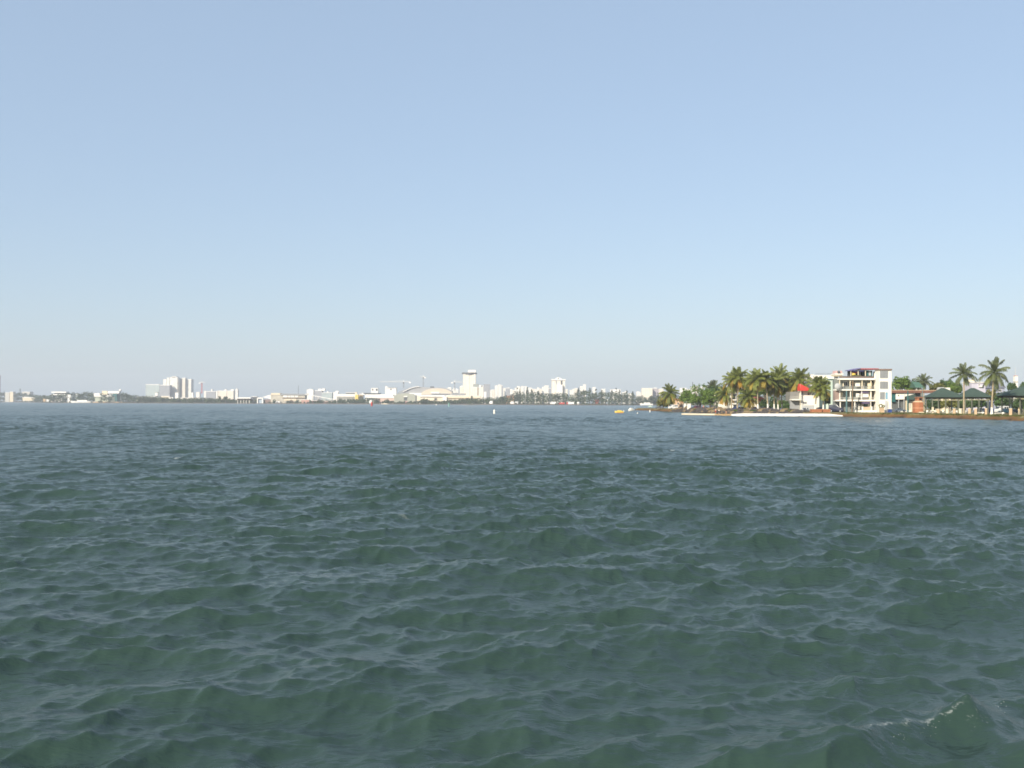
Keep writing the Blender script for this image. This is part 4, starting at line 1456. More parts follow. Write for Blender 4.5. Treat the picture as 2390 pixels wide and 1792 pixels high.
palm(2320, 871, 2314.5, 965.5, 286, 'biggest palm with full round crown and pale painted foot', 4, 1.04, wash=1.9, deep=True, yellow=FROND_G)

# ------------------------------------------------------------------ broad-leaved trees and shrubs
LEAF_A = M('leaf_bright', (0.130, 0.205, 0.034), 0.6, 0.4, 0.4, translucent=0.25)
LEAF_B = M('leaf_dark', (0.066, 0.118, 0.034), 0.65, 0.4, 0.4, translucent=0.2)
LEAF_O = M('leaf_olive', (0.165, 0.17, 0.04), 0.7, 0.4, 0.4, translucent=0.2)


def tree(px0, px1, yt, yb, d, label, mat=LEAF_A, name='broadleaf_tree', leaf=0.42, dens=1.0, group='leafy trees and shrubs on the point', trunk=True, cat='tree'):
    """crown spans px0..px1 and yt..yb in the photo"""
    pc = (px0 + px1) / 2
    rng = random.Random(int(pc * 31 + yt))
    t = thing(name, label, cat, (X_(pc, d), d, GZ), group)
    w = X_(px1, d) - X_(px0, d)
    z1 = P(pc, yt, d).z - GZ
    z0 = max(0.2, P(pc, yb, d).z - GZ)
    hh = z1 - z0
    cr = MB()
    if trunk:
        tr = MB()
        th = z0 + hh * .35
        tr.tube([(0, 0, -.3), (.1, 0, th * .5), (0, .1, th)], [.035 * w + .1, .028 * w + .08, .022 * w + .05], 8)
        for k in range(5):
            a = k * 1.3 + rng.uniform(0, .5)
            e = Vector((math.cos(a) * w * .33, math.sin(a) * w * .3, z0 + hh * rng.uniform(.5, .8)))
            tr.tube([(0, 0, th * .85), Vector((e.x * .45, e.y * .45, th + (e.z - th) * .4)), e], [.02 * w + .04, .013 * w + .03, .02], 6)
        tr.build('trunk', BARK, t)
    nb = max(6, int(17 * dens))
    for k in range(nb):
        a = rng.uniform(0, 6.28)
        rr = w / 2 * math.sqrt(rng.uniform(0.02, 0.8))
        zc = z0 + hh * (0.24 + 0.58 * rng.random() * (1 - (rr / (w / 2)) ** 2 * .6))
        cr_r = max(0.35, min(w, hh * 1.6) * rng.uniform(.17, .27))
        leaf_clump(cr, (math.cos(a) * rr * .85, math.sin(a) * rr * .8, zc), cr_r, int(110 * dens), leaf, rng, .75)
    for k in range(int(60 * dens)):
        a = rng.uniform(0, 6.28)
        f = rng.random()
        leaf_clump(cr, (math.cos(a) * w * .48 * math.sqrt(1 - f * f * .8), math.sin(a) * w * .4, z0 + hh * (.12 + .84 * f)), w * .06 + .15, 5, leaf, rng, .8)
    cr.build('crown', mat, t)
    return t


for a in (
        (1586, 1626, 902, 949, 505, 'green tree over the peach gabled house near the tip', LEAF_A),
        (1608, 1660, 893, 951, 480, 'largest leafy tree of the clump between the tip palm and the palm row', LEAF_A),
        (1638, 1676, 904, 952, 470, 'leafy tree joined to the largest one beside the white porch', LEAF_A),
        (1652, 1698, 895, 938, 520, 'dark leafy tree under the palm top', LEAF_B),
        (1533, 1562, 923, 951, 530, 'olive shrubby tree under the lone palm on the tip', LEAF_O),
        (1556, 1584, 929, 950, 545, 'dark shrubby tree under the lone palm on the tip', LEAF_B),
        (1726, 1745, 884, 935, 470, 'dark tree behind the first palms of the row', LEAF_B),
        (1752, 1775, 892, 932, 470, 'dark tree behind the red roofed beige house', LEAF_B),
        (1772, 1800, 890, 926, 470, 'green tree behind the leaning palms', LEAF_A),
        (1736, 1770, 880, 926, 490, 'dark leafy tree filling in behind the thin palm', LEAF_A),
        (1766, 1802, 876, 927, 492, 'tall leafy tree filling in behind the kinked palm', LEAF_B),
        (1798, 1838, 879, 931, 488, 'broad leafy tree filling in behind the tallest palm', LEAF_A),
        (1774, 1792, 932, 955, 425, 'dark shrub beside the beige house', LEAF_B),
        (1796, 1812, 925, 957, 430, 'dark green shrub behind the middle white footed palms', LEAF_B),
        (1812, 1838, 934, 954, 450, 'green hedge bush behind the middle white footed palms', LEAF_A),
        (1826, 1866, 885, 922, 455, 'green tree filling the gap left of the red canopy'.replace('left of', 'before'), LEAF_A),
        (1926, 1942, 918, 946, 392, 'dark bush below the mint building', LEAF_B),
        (1828, 1850, 936, 957, 398, 'clipped dark hedge beside the dark brown pole', LEAF_B),
        (2083, 2128, 876, 914, 420, 'broad green tree behind the low house beside the balcony building', LEAF_A),
        (2106, 2152, 884, 914, 450, 'dark green tree behind the green turret', LEAF_B),
        (2170, 2206, 892, 914, 440, 'olive tree behind the big pavilion roof', LEAF_O),
        (2190, 2226, 884, 916, 470, 'dark green tree behind the big pavilion roof', LEAF_B),
        (2208, 2246, 888, 920, 440, 'green tree behind the ragged crowned palm', LEAF_A),
        (2300, 2326, 908, 938, 360, 'olive bush behind the biggest palm', LEAF_O),
        (2322, 2356, 915, 952, 345, 'dark bushy tree between the biggest palm and the end pavilion', LEAF_B),
        (2262, 2302, 930, 952, 350, 'dark shrubs seen under the middle pavilion roof', LEAF_B),
        (2196, 2236, 930, 952, 360, 'olive shrubs seen under the big pavilion roof', LEAF_O),
        (2160, 2200, 930, 955, 365, 'dark shrubs seen under the near side of the big pavilion roof', LEAF_B),
        (2232, 2268, 928, 955, 368, 'dark shrubs between the big and middle pavilions', LEAF_B),
        (2362, 2400, 926, 956, 330, 'dark bush under the end pavilion roof', LEAF_B),
        (2380, 2412, 890, 912, 470, 'dark green tree top over the end pavilion roof', LEAF_B),
        (2352, 2372, 893, 912, 470, 'small green tree top beside the white tower', LEAF_B)):
    tree(*a[:6], mat=a[6])
for i, (px0, px1, yt, lab, m) in enumerate((
        (1836, 1854, 955, 'yellow green shrub mound on the rocks below the palms', LEAF_O),
        (1735, 1748, 957, 'brownish shrub on the rocks below the short young palm', LEAF_O),
        (1712, 1722, 958, 'small green shrub on the rocks by the pale trunked palm', LEAF_A),
        (1654, 1664, 955, 'small yellow green shrub on the rocks behind the jetty', LEAF_O),
        (1618, 1630, 954, 'tan dry shrub on the rocks under the leafy trees', LEAF_O),
        (1750, 1770, 958, 'low green shrub on the rocks below the beige house', LEAF_B))):
    tree(px0, px1, yt, yt + 9, sd_((px0 + px1) / 2, 6), lab, m, 'shore_shrub', .22, .6, trunk=False, cat='shrub')
# ------------------------------------------------------------------ buildings on the point
class Plot:
    """a building whose front faces the viewer; sizes are given at its front plane (photo pixels at distance d)"""

    def __init__(s, name, label, cat, pc, d, group=None, zb=GZ):
        s.pc, s.d, s.zb = pc, d, zb
        s.t = thing(name, label, cat, (X_(pc, d), d, zb), group)

    def x(s, px):
        return (px - s.pc) / F * s.d

    def z(s, py, px=None):
        return P(s.pc if px is None else px, py, s.d).z - s.zb

    def box(s, name, mat, a, b, y0, y1, d0, d1, parent=None, top=1.0):
        z0 = -0.1 if y1 is None else s.z(y1)
        o = MB().box(s.x(a), s.x(b), d0, d1, z0, s.z(y0), 0, top).build(name, mat, parent or s.t)
        return o

    def window(s, a, b, y0, y1, at=0.0, frame=WHITE, pane=GLASS, bars=1, parent=None):
        x0, x1, z0, z1 = s.x(a), s.x(b), s.z(y1), s.z(y0)
        w = .09
        f = MB()
        f.box(x0, x1, at - .08, at + .03, z1 - w, z1)
        f.box(x0, x1, at - .12, at + .03, z0, z0 + w)
        f.box(x0, x0 + w, at - .08, at + .03, z0 + w, z1 - w)
        f.box(x1 - w, x1, at - .08, at + .03, z0 + w, z1 - w)
        for k in range(bars):
            c = x0 + (x1 - x0) * (k + 1) / (bars + 1)
            f.box(c - .03, c + .03, at - .07, at + .03, z0 + w, z1 - w)
        o = f.build('window', frame, parent or s.t)
        MB().box(x0 + .03, x1 - .03, at - .03, at + .035, z0 + .03, z1 - .03).build('pane', pane, o)
        return o

    def railing(s, a, b, y0, y1, at, mat, step=.22, name='railing'):
        x0, x1, z0, z1 = s.x(a), s.x(b), s.z(y1), s.z(y0)
        m = MB()
        m.box(x0, x1, at - .03, at + .03, z1 - .07, z1)
        m.box(x0, x1, at - .03, at + .03, z0, z0 + .06)
        n = max(2, int((x1 - x0) / step))
        for k in range(n + 1):
            c = x0 + (x1 - x0) * k / n
            m.box(c - .02, c + .02, at - .02, at + .02, z0 + .06, z1 - .07)
        return m.build(name, mat, s.t)


LOUVRE = M('grey_louvre', (.21, .22, .23), .5, .08, .5)
BWHITE = M('bright_white_paint', (.80, .77, .69), .65, .06, .3)
BCREAM = M('cream_paint', (.68, .60, .44), .7, .10, .4)
SHADEW = M('shade_grey_wall', (.20, .22, .205), .75, .15, .4)  # balcony shade put into the colour of the cream back wall
MAROON = M('maroon_paint', (.20, .06, .055), .7, .15, .5)
PURPLE = M('purple_awning', (.10, .075, .14), .75, .15, .5)
MINT = M('mint_paint', (.62, .74, .62), .65, .08, .3)
PEACH = M('peach_paint', (.66, .46, .30), .75, .10, .3)

# --- the four storey balcony building
b = Plot('balcony_building', 'white four storey building with open balconies and a tall stair tower by the water', 'building', 2015, 344)
W = b.box
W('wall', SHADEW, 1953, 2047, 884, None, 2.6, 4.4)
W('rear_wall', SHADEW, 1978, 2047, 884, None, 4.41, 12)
W('side_bay', M('dusky_wall', (.30, .22, .19), .8, .15, .4), 1950.5, 1960, 911, 934, .6, 2.55)
for (a, c, y0, y1, m, d0) in ((1960, 2047, 882.2, 886.4, BWHITE, -.3), (1950, 2047, 908.2, 911.4, BWHITE, -.2), (1951, 2047, 933.0, 936.4, BWHITE, -.1)):
    W('floor_slab', m, a, c, y0, y1, d0, 2.58)
W('roof_parapet', M('brown_parapet', (.13, .10, .09), .8, .2, .6), 1961, 2041, 877.5, 882.15, .3, 1.0)
for px in (1960.5, 1985, 2013, 2033.5):
    W('column', BCREAM, px - .9, px + .9, 886.5, 908.1, .2, .55)
for px in (1961, 1986, 2012, 2033.5):
    W('column', BWHITE, px - .9, px + .9, 911.5, 932.9, .25, .6)
for px in (1962, 1996, 2033):
    W('column', BWHITE, px - 1, px + 1, 936.5, 961, .3, .7)
b.railing(1962, 2041, 901.5, 908.1, -.05, LOUVRE)
b.railing(1962, 2041, 927.5, 932.9, 0, PALE)
for (a, c, y0, y1, m) in ((1999, 2010.5, 892.5, 901.3, BWHITE), (2028, 2039, 892.5, 907, BCREAM), (1969.5, 1972, 895, 902, BCREAM)):
    W('curtain', m, a, c, y0, y1, 1.2, 1.3)
for a in (2015.2, 2021.6):
    W('door_frame', BWHITE, a, a + 1.8, 892.5, 907.8, 2.2, 2.55)
b.window(1975, 1984, 890, 900, 2.55)
b.window(1990, 1997, 890, 900, 2.55)
b.window(2017.5, 2021, 893, 907.6, 2.5, pane=DGREY, bars=0)
b.window(1962, 1969, 914, 928, 2.55)
W('dark_opening', DARK, 2040.5, 2044.5, 887, 908, 2.3, 2.56)  # dark boxes stand in for the shadow inside the end openings
W('dark_opening', DARK, 2040.5, 2044.5, 912, 932.5, 2.3, 2.56)
W('dark_opening', DARK, 2040.5, 2045.5, 937, 952, 2.3, 2.56)
W('hanging_sheet', BWHITE, 1999.5, 2029, 917.8, 926.5, .7, .76)
W('awning', PURPLE, 2010, 2028.5, 912.8, 917.6, .3, 2.0)
W('awning', PURPLE, 2012, 2029, 937, 942.5, -.4, 2.0)
W('curtain', BCREAM, 2031.5, 2039, 915, 932, 1.4, 1.5)
W('door_panel', BWHITE, 1979.5, 1982, 914, 932, 1.8, 1.9)
W('door_panel', BCREAM, 1962.5, 1972, 915.5, 926, 2.3, 2.55)
W('wall_panel', TEAL, 1990, 1998, 913, 931, 2.35, 2.56)
for a, c in ((2010, 2015), (2018, 2021.5), (2022.5, 2027)):
    o = W('balcony_chair', M('dark_wicker', (.09, .06, .06), .8, .2) if a == 2010 else bpy.data.materials['dark_wicker'], a, c, 928.5, 932.6, .9, 1.5, top=.8)
for a, c, y0, y1, m in ((1998, 2005.5, 942, 951, BWHITE), (2008.5, 2012, 942.5, 956, BWHITE), (2013.5, 2021, 943.5, 950, BCREAM), (2031, 2039, 942, 951, BWHITE)):
    W('wall_panel', m, a, c, y0, y1, 2.2, 2.57)
W('dark_opening', M('dim_opening', (.06, .08, .085), .6, .2, .5), 1990, 1997.5, 938, 953, 2.3, 2.56)
W('door', TEAL, 2021.8, 2029.5, 943, 961, 2.3, 2.56)
# fence
W('fence_wall', BWHITE, 1991, 2051, 957.3, None, -1.2, -.9)
for a in (1985.5, 2008.8, 2029.8, 2048.5):
    W('fence_pillar', BWHITE, a, a + 3, 948.6, None, -1.3, -.8)
b.railing(1991, 2008.6, 950.2, 957.2, -1.05, LOUVRE, .3, 'fence_bars')
b.railing(2032.8, 2048.4, 950.2, 957.2, -1.05, LOUVRE, .3, 'fence_bars')
W('gate', M('salmon_gate', (.58, .42, .30), .7, .1, .4), 2012, 2029.6, 949.5, 957.2, -1.15, -1.0)
# stair tower
xt = lambda px: 1195 + (px - 1195) * (344 - 4.4) / 344       # the tower front stands 4.4 m nearer
tw = W('stair_tower', BWHITE, xt(2052.5), xt(2080.8), 864.6, None, -4.4, -.75)
W('rear_tower', BWHITE, 2048, 2066, 866, None, -.74, 4)
MB().prism([(b.x(2040), b.z(884)), (b.x(2047.9), b.z(884)), (b.x(2047.9), b.z(864.6)), (b.x(2047.2), b.z(864.7)), (b.x(2043.4), b.z(866.5)), (b.x(2041), b.z(870)), (b.x(2040), b.z(875))][::-1], -.7, -.1).build('curved_wall', BWHITE, b.t)
W('connecting_wall', BWHITE, 2044.8, 2052.4, 884.1, None, -.09, 2.5)
for y0, y1 in ((866, 883), (890.4, 907.6)):
    b.window(xt(2053.6), xt(2073), y0, y1, -4.4, LGREY, LOUVRE, 5, tw)
b.window(xt(2053.6), xt(2065.5), 914.8, 932, -4.4, LGREY, LOUVRE, 3, tw)
b.window(xt(2066), xt(2072.8), 914.8, 932, -4.4, BWHITE, M('blue_glass', (.20, .36, .48), .3, .1, .5), 0, tw)
W('tower_roof', M('brown_roof_edge', (.22, .15, .12), .8, .2, .5), xt(2051), xt(2081.6), 861.6, 864.55, -4.8, -.5)
W('door', LGREY, xt(2065.5), xt(2070), 935, None, -4.5, -4.35)
W('wall_panel', PALE, xt(2070.6), xt(2072.4), 936, 956, -4.6, -4.38)
# roof terrace
for px in (1987.5, 2004.5, 2021.5):
    W('terrace_post', BCREAM, px - .8, px + .8, 863, 877.4, .5, .75)
MB().add([(b.x(1985), -.4, b.z(865.2)), (b.x(2008), -.4, b.z(860.2)), (b.x(2008), 6, b.z(860.0)), (b.x(1985), 6, b.z(865.0)),
          (b.x(1985), -.4, b.z(863.6)), (b.x(2008), -.4, b.z(858.9)), (b.x(2008), 6, b.z(858.7)), (b.x(1985), 6, b.z(863.4))],
         [(3, 2, 1, 0), (4, 5, 6, 7), (0, 1, 5, 4), (1, 2, 6, 5), (2, 3, 7, 6), (3, 0, 4, 7)]).build('terrace_roof', M('violet_sheet', (.15, .13, .30), .6, .1, .5), b.t)
W('terrace_valance', M('violet_cloth', (.10, .10, .30), .7, .1, .5), 1987, 2020, 863.6, 867.4, .9, 1.0)
W('terrace_roof', M('dusty_red_sheet', (.36, .085, .095), .65, .15, .5), 2008.2, 2050.8, 859.3, 862, -.2, 6)
W('terrace_wall', M('dark_terrace_wall', (.05, .055, .06), .8, .2, .5), 1990, 2040, 863, 882.1, 5, 5.4)
W('terrace_room', TEAL, 2024.5, 2039.5, 864.4, 882.1, 1.4, 4.9)
W('terrace_window', LGREY, 2031, 2036, 865.6, 876, 1.25, 1.38)
W('terrace_panel', LGREY, 2011, 2016, 867, 877, 3, 3.1)
W('terrace_blind', M('red_blind', (.30, .05, .04), .7, .15), 1989, 2003.8, 867.5, 871, 1.2, 1.3)
MB().prism([(b.x(1990.5), b.z(876)), (b.x(2000), b.z(873)), (b.x(1991), b.z(868.6))][::-1], .8, 1.0).build('sunshade', YELLOW, b.t)
MB().box(b.x(1988), b.x(2011), .4, .9, b.z(877.4), b.z(875.2)).build('planter', M('olive_planter', (.10, .10, .03), .8, .3), b.t)

t = thing('satellite_dish', 'grey round satellite dish hung on a pale corner beside the balconies', 'dish', (X_(1955, 342.5), 342.5, P(1955, 901, 342.5).z))
MB().tube([(0, 0, 0), (0, -.12, 0), (0, -.2, 0)], [.95, .75, .2], 14).build('dish', LGREY, t)
MB().tube([(0, .05, 0), (0, .9, -.2)], .05, 6).build('bracket', STEEL, t)
pl = Plot('corner_wing', 'pale mint corner block wedged between the mint house and the balconies', 'building', 1957, 352)
pl.box('wall', MINT, 1949.5, 1965, 890, None, 0, 5)
pl.box('parapet', WHITE, 1949, 1965.4, 889, 890, -.1, 5.1)
pl.window(1951, 1956, 916, 927, 0)
pl = Plot('water_tank', 'pinkish concrete water tank platform on a stout column above the rooftops', 'water tank', 1958, 362)
pl.box('column', PALE, 1953, 1959, 878, None, 1, 3)
pl.box('platform', BCREAM, 1948.5, 1966, 874.6, 877.9, 0, 4)
pl.box('slab', BWHITE, 1947.8, 1968.2, 871.8, 874.5, -.3, 4.3)
pl.box('tank', M('pink_tank', (.55, .36, .34), .7, .12, .5), 1950.5, 1967, 865, 871.7, .2, 3.8, top=.9)
MB().ball((pl.x(1957.5), -.1, pl.z(868)), .5).build('cover', DGREY, pl.t)

# --- mint house
pl = Plot('mint_house', 'mint and white house with a roof rail behind the brick planters', 'house', 1925, 400)
pl.box('wall', MINT, 1901, 1946.5, 884.8, None, 0, 9)
pl.box('upper_wall', BWHITE, 1900.6, 1947, 875.4, 884, -.1, 9)
pl.box('ledge', TEAL, 1930, 1947.6, 884.05, 885.6, -.5, -.12)
pl.railing(1903, 1943, 871, 875.3, .2, DGREY, .6, 'roof_rail')
pl.box('corner', BWHITE, 1891, 1900, 874, None, 0, 8)
pl.window(1931, 1940, 889, 899, 0)
pl.window(1912, 1921, 889, 899, 0)
pl.window(1931, 1940, 914, 925, 0)
pl.window(1912, 1920, 914, 925, 0)

# --- white house with red canopies
pl = Plot('white_house', 'white two storey house under a red peaked canopy between palms', 'house', 1882, 394)
pl.box('wall', BWHITE, 1869, 1912, 911, None, 0, 9)
pl.box('side_wing', M('shaded_wing', (.22, .22, .21), .8, .2, .4), 1847, 1868.6, 914, None, 2, 8)  # balcony shade put into the grey of the wing
pl.box('balcony_slab', BWHITE, 1846, 1870, 931.6, 934.2, -1.4, 2)
pl.railing(1847, 1869, 925.5, 931.5, -1.2, PALE, .4)
pl.box('ground_wall', GREY, 1846.5, 1868.5, 935, None, 1.2, 1.98)
pl.box('forecourt_wall', LGREY, 1866, 1899, 945.5, None, -3.0, -2.7)
pl.box('column', BWHITE, 1866.4, 1868, 913, 931.5, -1.3, -1)
pl.window(1869.8, 1875, 914, 922, 0, pane=M('dim_glass', (.10, .13, .14), .3, .2))
pl.window(1885, 1888.5, 914, 922, 0, frame=M('faded_red_frame', (.45, .15, .12), .7, .1))
pl.window(1872, 1883, 937, 943, 0, bars=3, pane=DGREY)
pl.window(1867, 1871, 937, 944, 0, pane=DGREY)
for pts, nm in ((((1863.5, 911.8), (1888.4, 911.8), (1884.5, 907), (1879, 903.8), (1864, 896)), 'a'),
                (((1888.6, 911.8), (1896.5, 911.8), (1903, 901), (1894, 904), (1887.5, 908.5)), 'b')):
    MB().prism([(pl.x(a), pl.z(c)) for a, c in pts][::-1], -2.4, 1.5).build('canopy', RED, pl.t)
MB().cyl(pl.x(1864.2), -2.2, -.2, pl.z(896), .09).build('canopy_pole', BCREAM, pl.t)

# --- beige house with red roof
pl = Plot('beige_house', 'low beige house with a red tiled roof behind a white footed palm', 'house', 1765, 450)
pl.box('wall', BCREAM, 1750, 1783, 935.5, None, 0, 8)
MB().prism([(pl.x(1752), pl.z(935.4)), (pl.x(1785), pl.z(935.4)), (pl.x(1779), pl.z(926.5)), (pl.x(1770), pl.z(925.5)), (pl.x(1757), pl.z(931.5))][::-1], -.8, 8.5).build('roof', REDROOF, pl.t)
pl.window(1754, 1761, 939, 944, 0)
pl.box('garden_wall', BWHITE, 1750, 1762, 945.6, None, -1.5, -1.2)
pl.window(1768, 1774, 939, 946, 0, pane=DGREY)

# --- balcony flats behind the first palms
pl = Plot('narrow_flats', 'narrow white flats with stacked balconies glimpsed between the first palms', 'house', 1708, 470)
pl.box('wall', M('grey_plaster', (.40, .39, .36), .75, .15, .4), 1701, 1719, 903, None, 0, 8)
for y in (905, 915.5, 932, 941):
    pl.box('balcony_slab', BWHITE, 1700.5, 1717, y, y + 2.4, -1.6, -.02)
for y0, y1 in ((907.6, 915), (922, 931.8)):
    pl.box('opening', DARK, 1708, 1716, y0, y1, -.15, .1)
pl.box('column', BWHITE, 1702.5, 1704, 905, None, -1.5, -1.2)
pl.box('column', BWHITE, 1706.5, 1707.8, 917.9, 931.9, -1.5, -1.2)
pl.box('curtain', BWHITE, 1702.6, 1707, 933, 940, -.9, -.8)
pl.box('stair', BWHITE, 1703.5, 1710, 945, None, -2.2, -.3, top=.7)

# --- white striped house by the porch
pl = Plot('striped_house', 'white house front with upright stripes and a tall porch column', 'house', 1679, 480)
pl.box('wall', M('striped_wall', (.58, .55, .48), .75, .12, .4), 1664, 1699, 933, None, 0, 8)
for a in (1663, 1668.5, 1673, 1677.8, 1683, 1689, 1695):
    pl.box('pilaster', BWHITE, a, a + 2.2, 932.4, None, -.5, -.02)
pl.box('porch_column', BWHITE, 1661.6, 1663, 924.5, 933, -.6, 0)
pl.box('porch_roof', BCREAM, 1660.5, 1671, 921.5, 924, -.8, 3)
pl.box('porch_column', BWHITE, 1667.6, 1668.6, 924.5, 932.3, -.6, 0)
pl.box('side_canopy', BWHITE, 1655.5, 1662, 941.5, 943.4, -2.5, -.02)

# --- peach gabled house near the tip
pl = Plot('peach_house', 'peach house with a steep gable behind the white van', 'house', 1587, 535)
MB().prism([(pl.x(1576), -.1), (pl.x(1594), -.1), (pl.x(1594), pl.z(941)), (pl.x(1585.5), pl.z(935)), (pl.x(1577), pl.z(933))][::-1], 0, 7).build('wall', PEACH, pl.t)
MB().prism([(pl.x(1574.5), pl.z(932)), (pl.x(1586), pl.z(934)), (pl.x(1595.5), pl.z(942)), (pl.x(1596), pl.z(940.4)), (pl.x(1586), pl.z(931.4)), (pl.x(1574.5), pl.z(930.2))][::-1], -.6, 7.5).build('roof', M('orange_tile', (.5, .25, .12), .8, .15), pl.t)
pl.window(1580.5, 1585, 939, 944, 0)
pl.box('door', BROWN, 1588, 1591, 943.5, None, -.1, .1)
pl = Plot('gate_pillar', 'bright white square pillar at the roadside past the peach house', 'pillar', 1608.5, 460)
pl.box('shaft', BWHITE, 1605, 1612, 943, None, 0, 1.6)
pl.box('cap', BWHITE, 1604.4, 1612.6, 941.8, 942.9, -.1, 1.7)
pl = Plot('gate_pillar', 'second white pillar, narrower, next to the wide white one', 'pillar', 1599, 470)
pl.box('shaft', BWHITE, 1597, 1601.4, 942.5, None, 0, 1.4)
pl.box('cap', BWHITE, 1596.5, 1601.9, 941.4, 942.4, -.1, 1.5)
pl = Plot('parasol', 'pale green beach parasol on the spit at the tip', 'parasol', 1518, 545)
mb = MB()
mb.prism_z([(math.cos(k * math.pi / 5) * 1.5, math.sin(k * math.pi / 5) * 1.5) for k in range(10)], pl.z(949.6), pl.z(946.4), top=.1)
mb.build('canopy', M('pale_green_cloth', (.42, .52, .40), .8, .1), pl.t)
MB().cyl(0, 0, -.1, pl.z(949), .05).build('pole', STEEL, pl.t)

# --- low house with brown roof edge, signs and carport
pl = Plot('low_house', 'low white house with a brown eave and carport between balcony building and brick kiosk', 'house', 2110, 372)
pl.box('roof', M('brown_eave', (.20, .10, .07), .8, .2, .5), 2079, 2180, 911.2, 916.8, -1.2, 9)
pl.box('roof_top', TAN, 2079, 2182, 910, 911.15, -1.1, 9)
pl.box('upper_wall', BWHITE, 2089.5, 2110, 918, 932, -.6, .5)
pl.box('wall', M('dim_wall', (.13, .14, .14), .8, .2, .4), 2079.5, 2150, 916.85, None, .55, 8)
pl.box('shutter', TEAL, 2082, 2089.3, 918.5, 938, -.4, .5)
pl.box('upper_wall', BWHITE, 2111, 2134, 917.2, 925, -.6, .5)
MB().add([(pl.x(2111), -.7, pl.z(926)), (pl.x(2134), -.7, pl.z(920)), (pl.x(2134), -2.6, pl.z(932.5)), (pl.x(2111), -2.6, pl.z(933)),
          (pl.x(2111), -.7, pl.z(925)), (pl.x(2134), -.7, pl.z(919)), (pl.x(2134), -2.6, pl.z(931.5)), (pl.x(2111), -2.6, pl.z(932))],
         [(0, 1, 2, 3), (7, 6, 5, 4), (0, 4, 5, 1), (1, 5, 6, 2), (2, 6, 7, 3), (3, 7, 4, 0)]).build('awning', GREENROOF, pl.t)
for a, c in ((2113, 2117.5), (2120, 2133)):
    pl.box('front_wall', BCREAM, a, c, 934.8, None, -.9, .4)
pl.box('front_window', LGREY, 2120.8, 2123, 937, 952, -1.0, -.92)
pl.box('garden_wall', BWHITE, 2091, 2115, 957, None, -4.6, -4.2)
pl.box('post', LGREY, 2107.5, 2109, 933, None, -.8, -.5)
pl.box('post', LGREY, 2095.2, 2096.4, 933, None, -.8, -.5)
MB().prism([(pl.x(2094), pl.z(924.6)), (pl.x(2097.6), pl.z(924.6)), (pl.x(2095.8), pl.z(920.6))][::-1], -.66, -.6).build('wall_emblem', DGREY, pl.t)

# --- green turret
pl = Plot('roof_turret', 'green hipped turret roof on two white columns above the low house', 'turret', 2144, 384)
pl.box('base', M('dull_wall', (.24, .23, .2), .8, .2), 2137, 2152, 912.5, None, 0, 5)
for a in (2139.5, 2147):
    pl.box('column', BWHITE, a, a + 3, 904.6, 912.4, .3, .9)
x0, x1, z0, z1 = pl.x(2134.5), pl.x(2156), pl.z(904.5), pl.z(890)
MB().add([(x0 + .2, -.8, z0), (x1, -.8, z0), (x1, 5.5, z0), (x0 + .2, 5.5, z0), (x0 - .2, 2, z1), (x1 - 1.0, 2, z1 - .2)],
         [(3, 2, 1, 0), (0, 1, 5, 4), (1, 2, 5), (2, 3, 4, 5), (3, 0, 4)]).build('roof', M('pale_green_sheet_roof', (.075, .15, .11), .5, .12, .4), pl.t)

# --- brick kiosk
pl = Plot('brick_kiosk', 'orange brick kiosk with angled sides and a squat chimney', 'kiosk', 2142, 340)
oct_ = [(-1.45, 0), (-1.2, -1.0), (-.25, -1.6), (1.15, -1.6), (1.6, -.6), (1.6, 1.2), (-1.3, 1.2)]
MB().prism_z(oct_, -.1, pl.z(938.6)).build('body', BRICK, pl.t)
MB().prism_z([(x * 1.03, y * 1.03) for x, y in oct_], pl.z(952.6), pl.z(951.4)).build('band', M('pale_brick_band', (.62, .34, .22), .8, .1), pl.t)
MB().prism_z(oct_, pl.z(938.55), pl.z(935.2), top=.62).build('shoulder', TAN, pl.t)
MB().box(-.55, 1.15, -.9, .8, pl.z(935.4), pl.z(928.5)).build('chimney', BRICK, pl.t)
MB().box(-.75, 1.35, -1.1, 1.0, pl.z(928.45), pl.z(926.4)).build('chimney_cap', M('brown_brick', (.30, .13, .07), .85, .2), pl.t)
MB().box(.15, .95, -1.0, -.85, pl.z(934), pl.z(929.5)).build('flue_opening', DARK, pl.t)
MB().box(-.4, 1.3, -1.95, -1.7, -.1, pl.z(961)).build('plinth', BCREAM, pl.t)

# --- pavilions
WOODP = M('grey_green_post', (.15, .16, .12), .8, .2, .8)


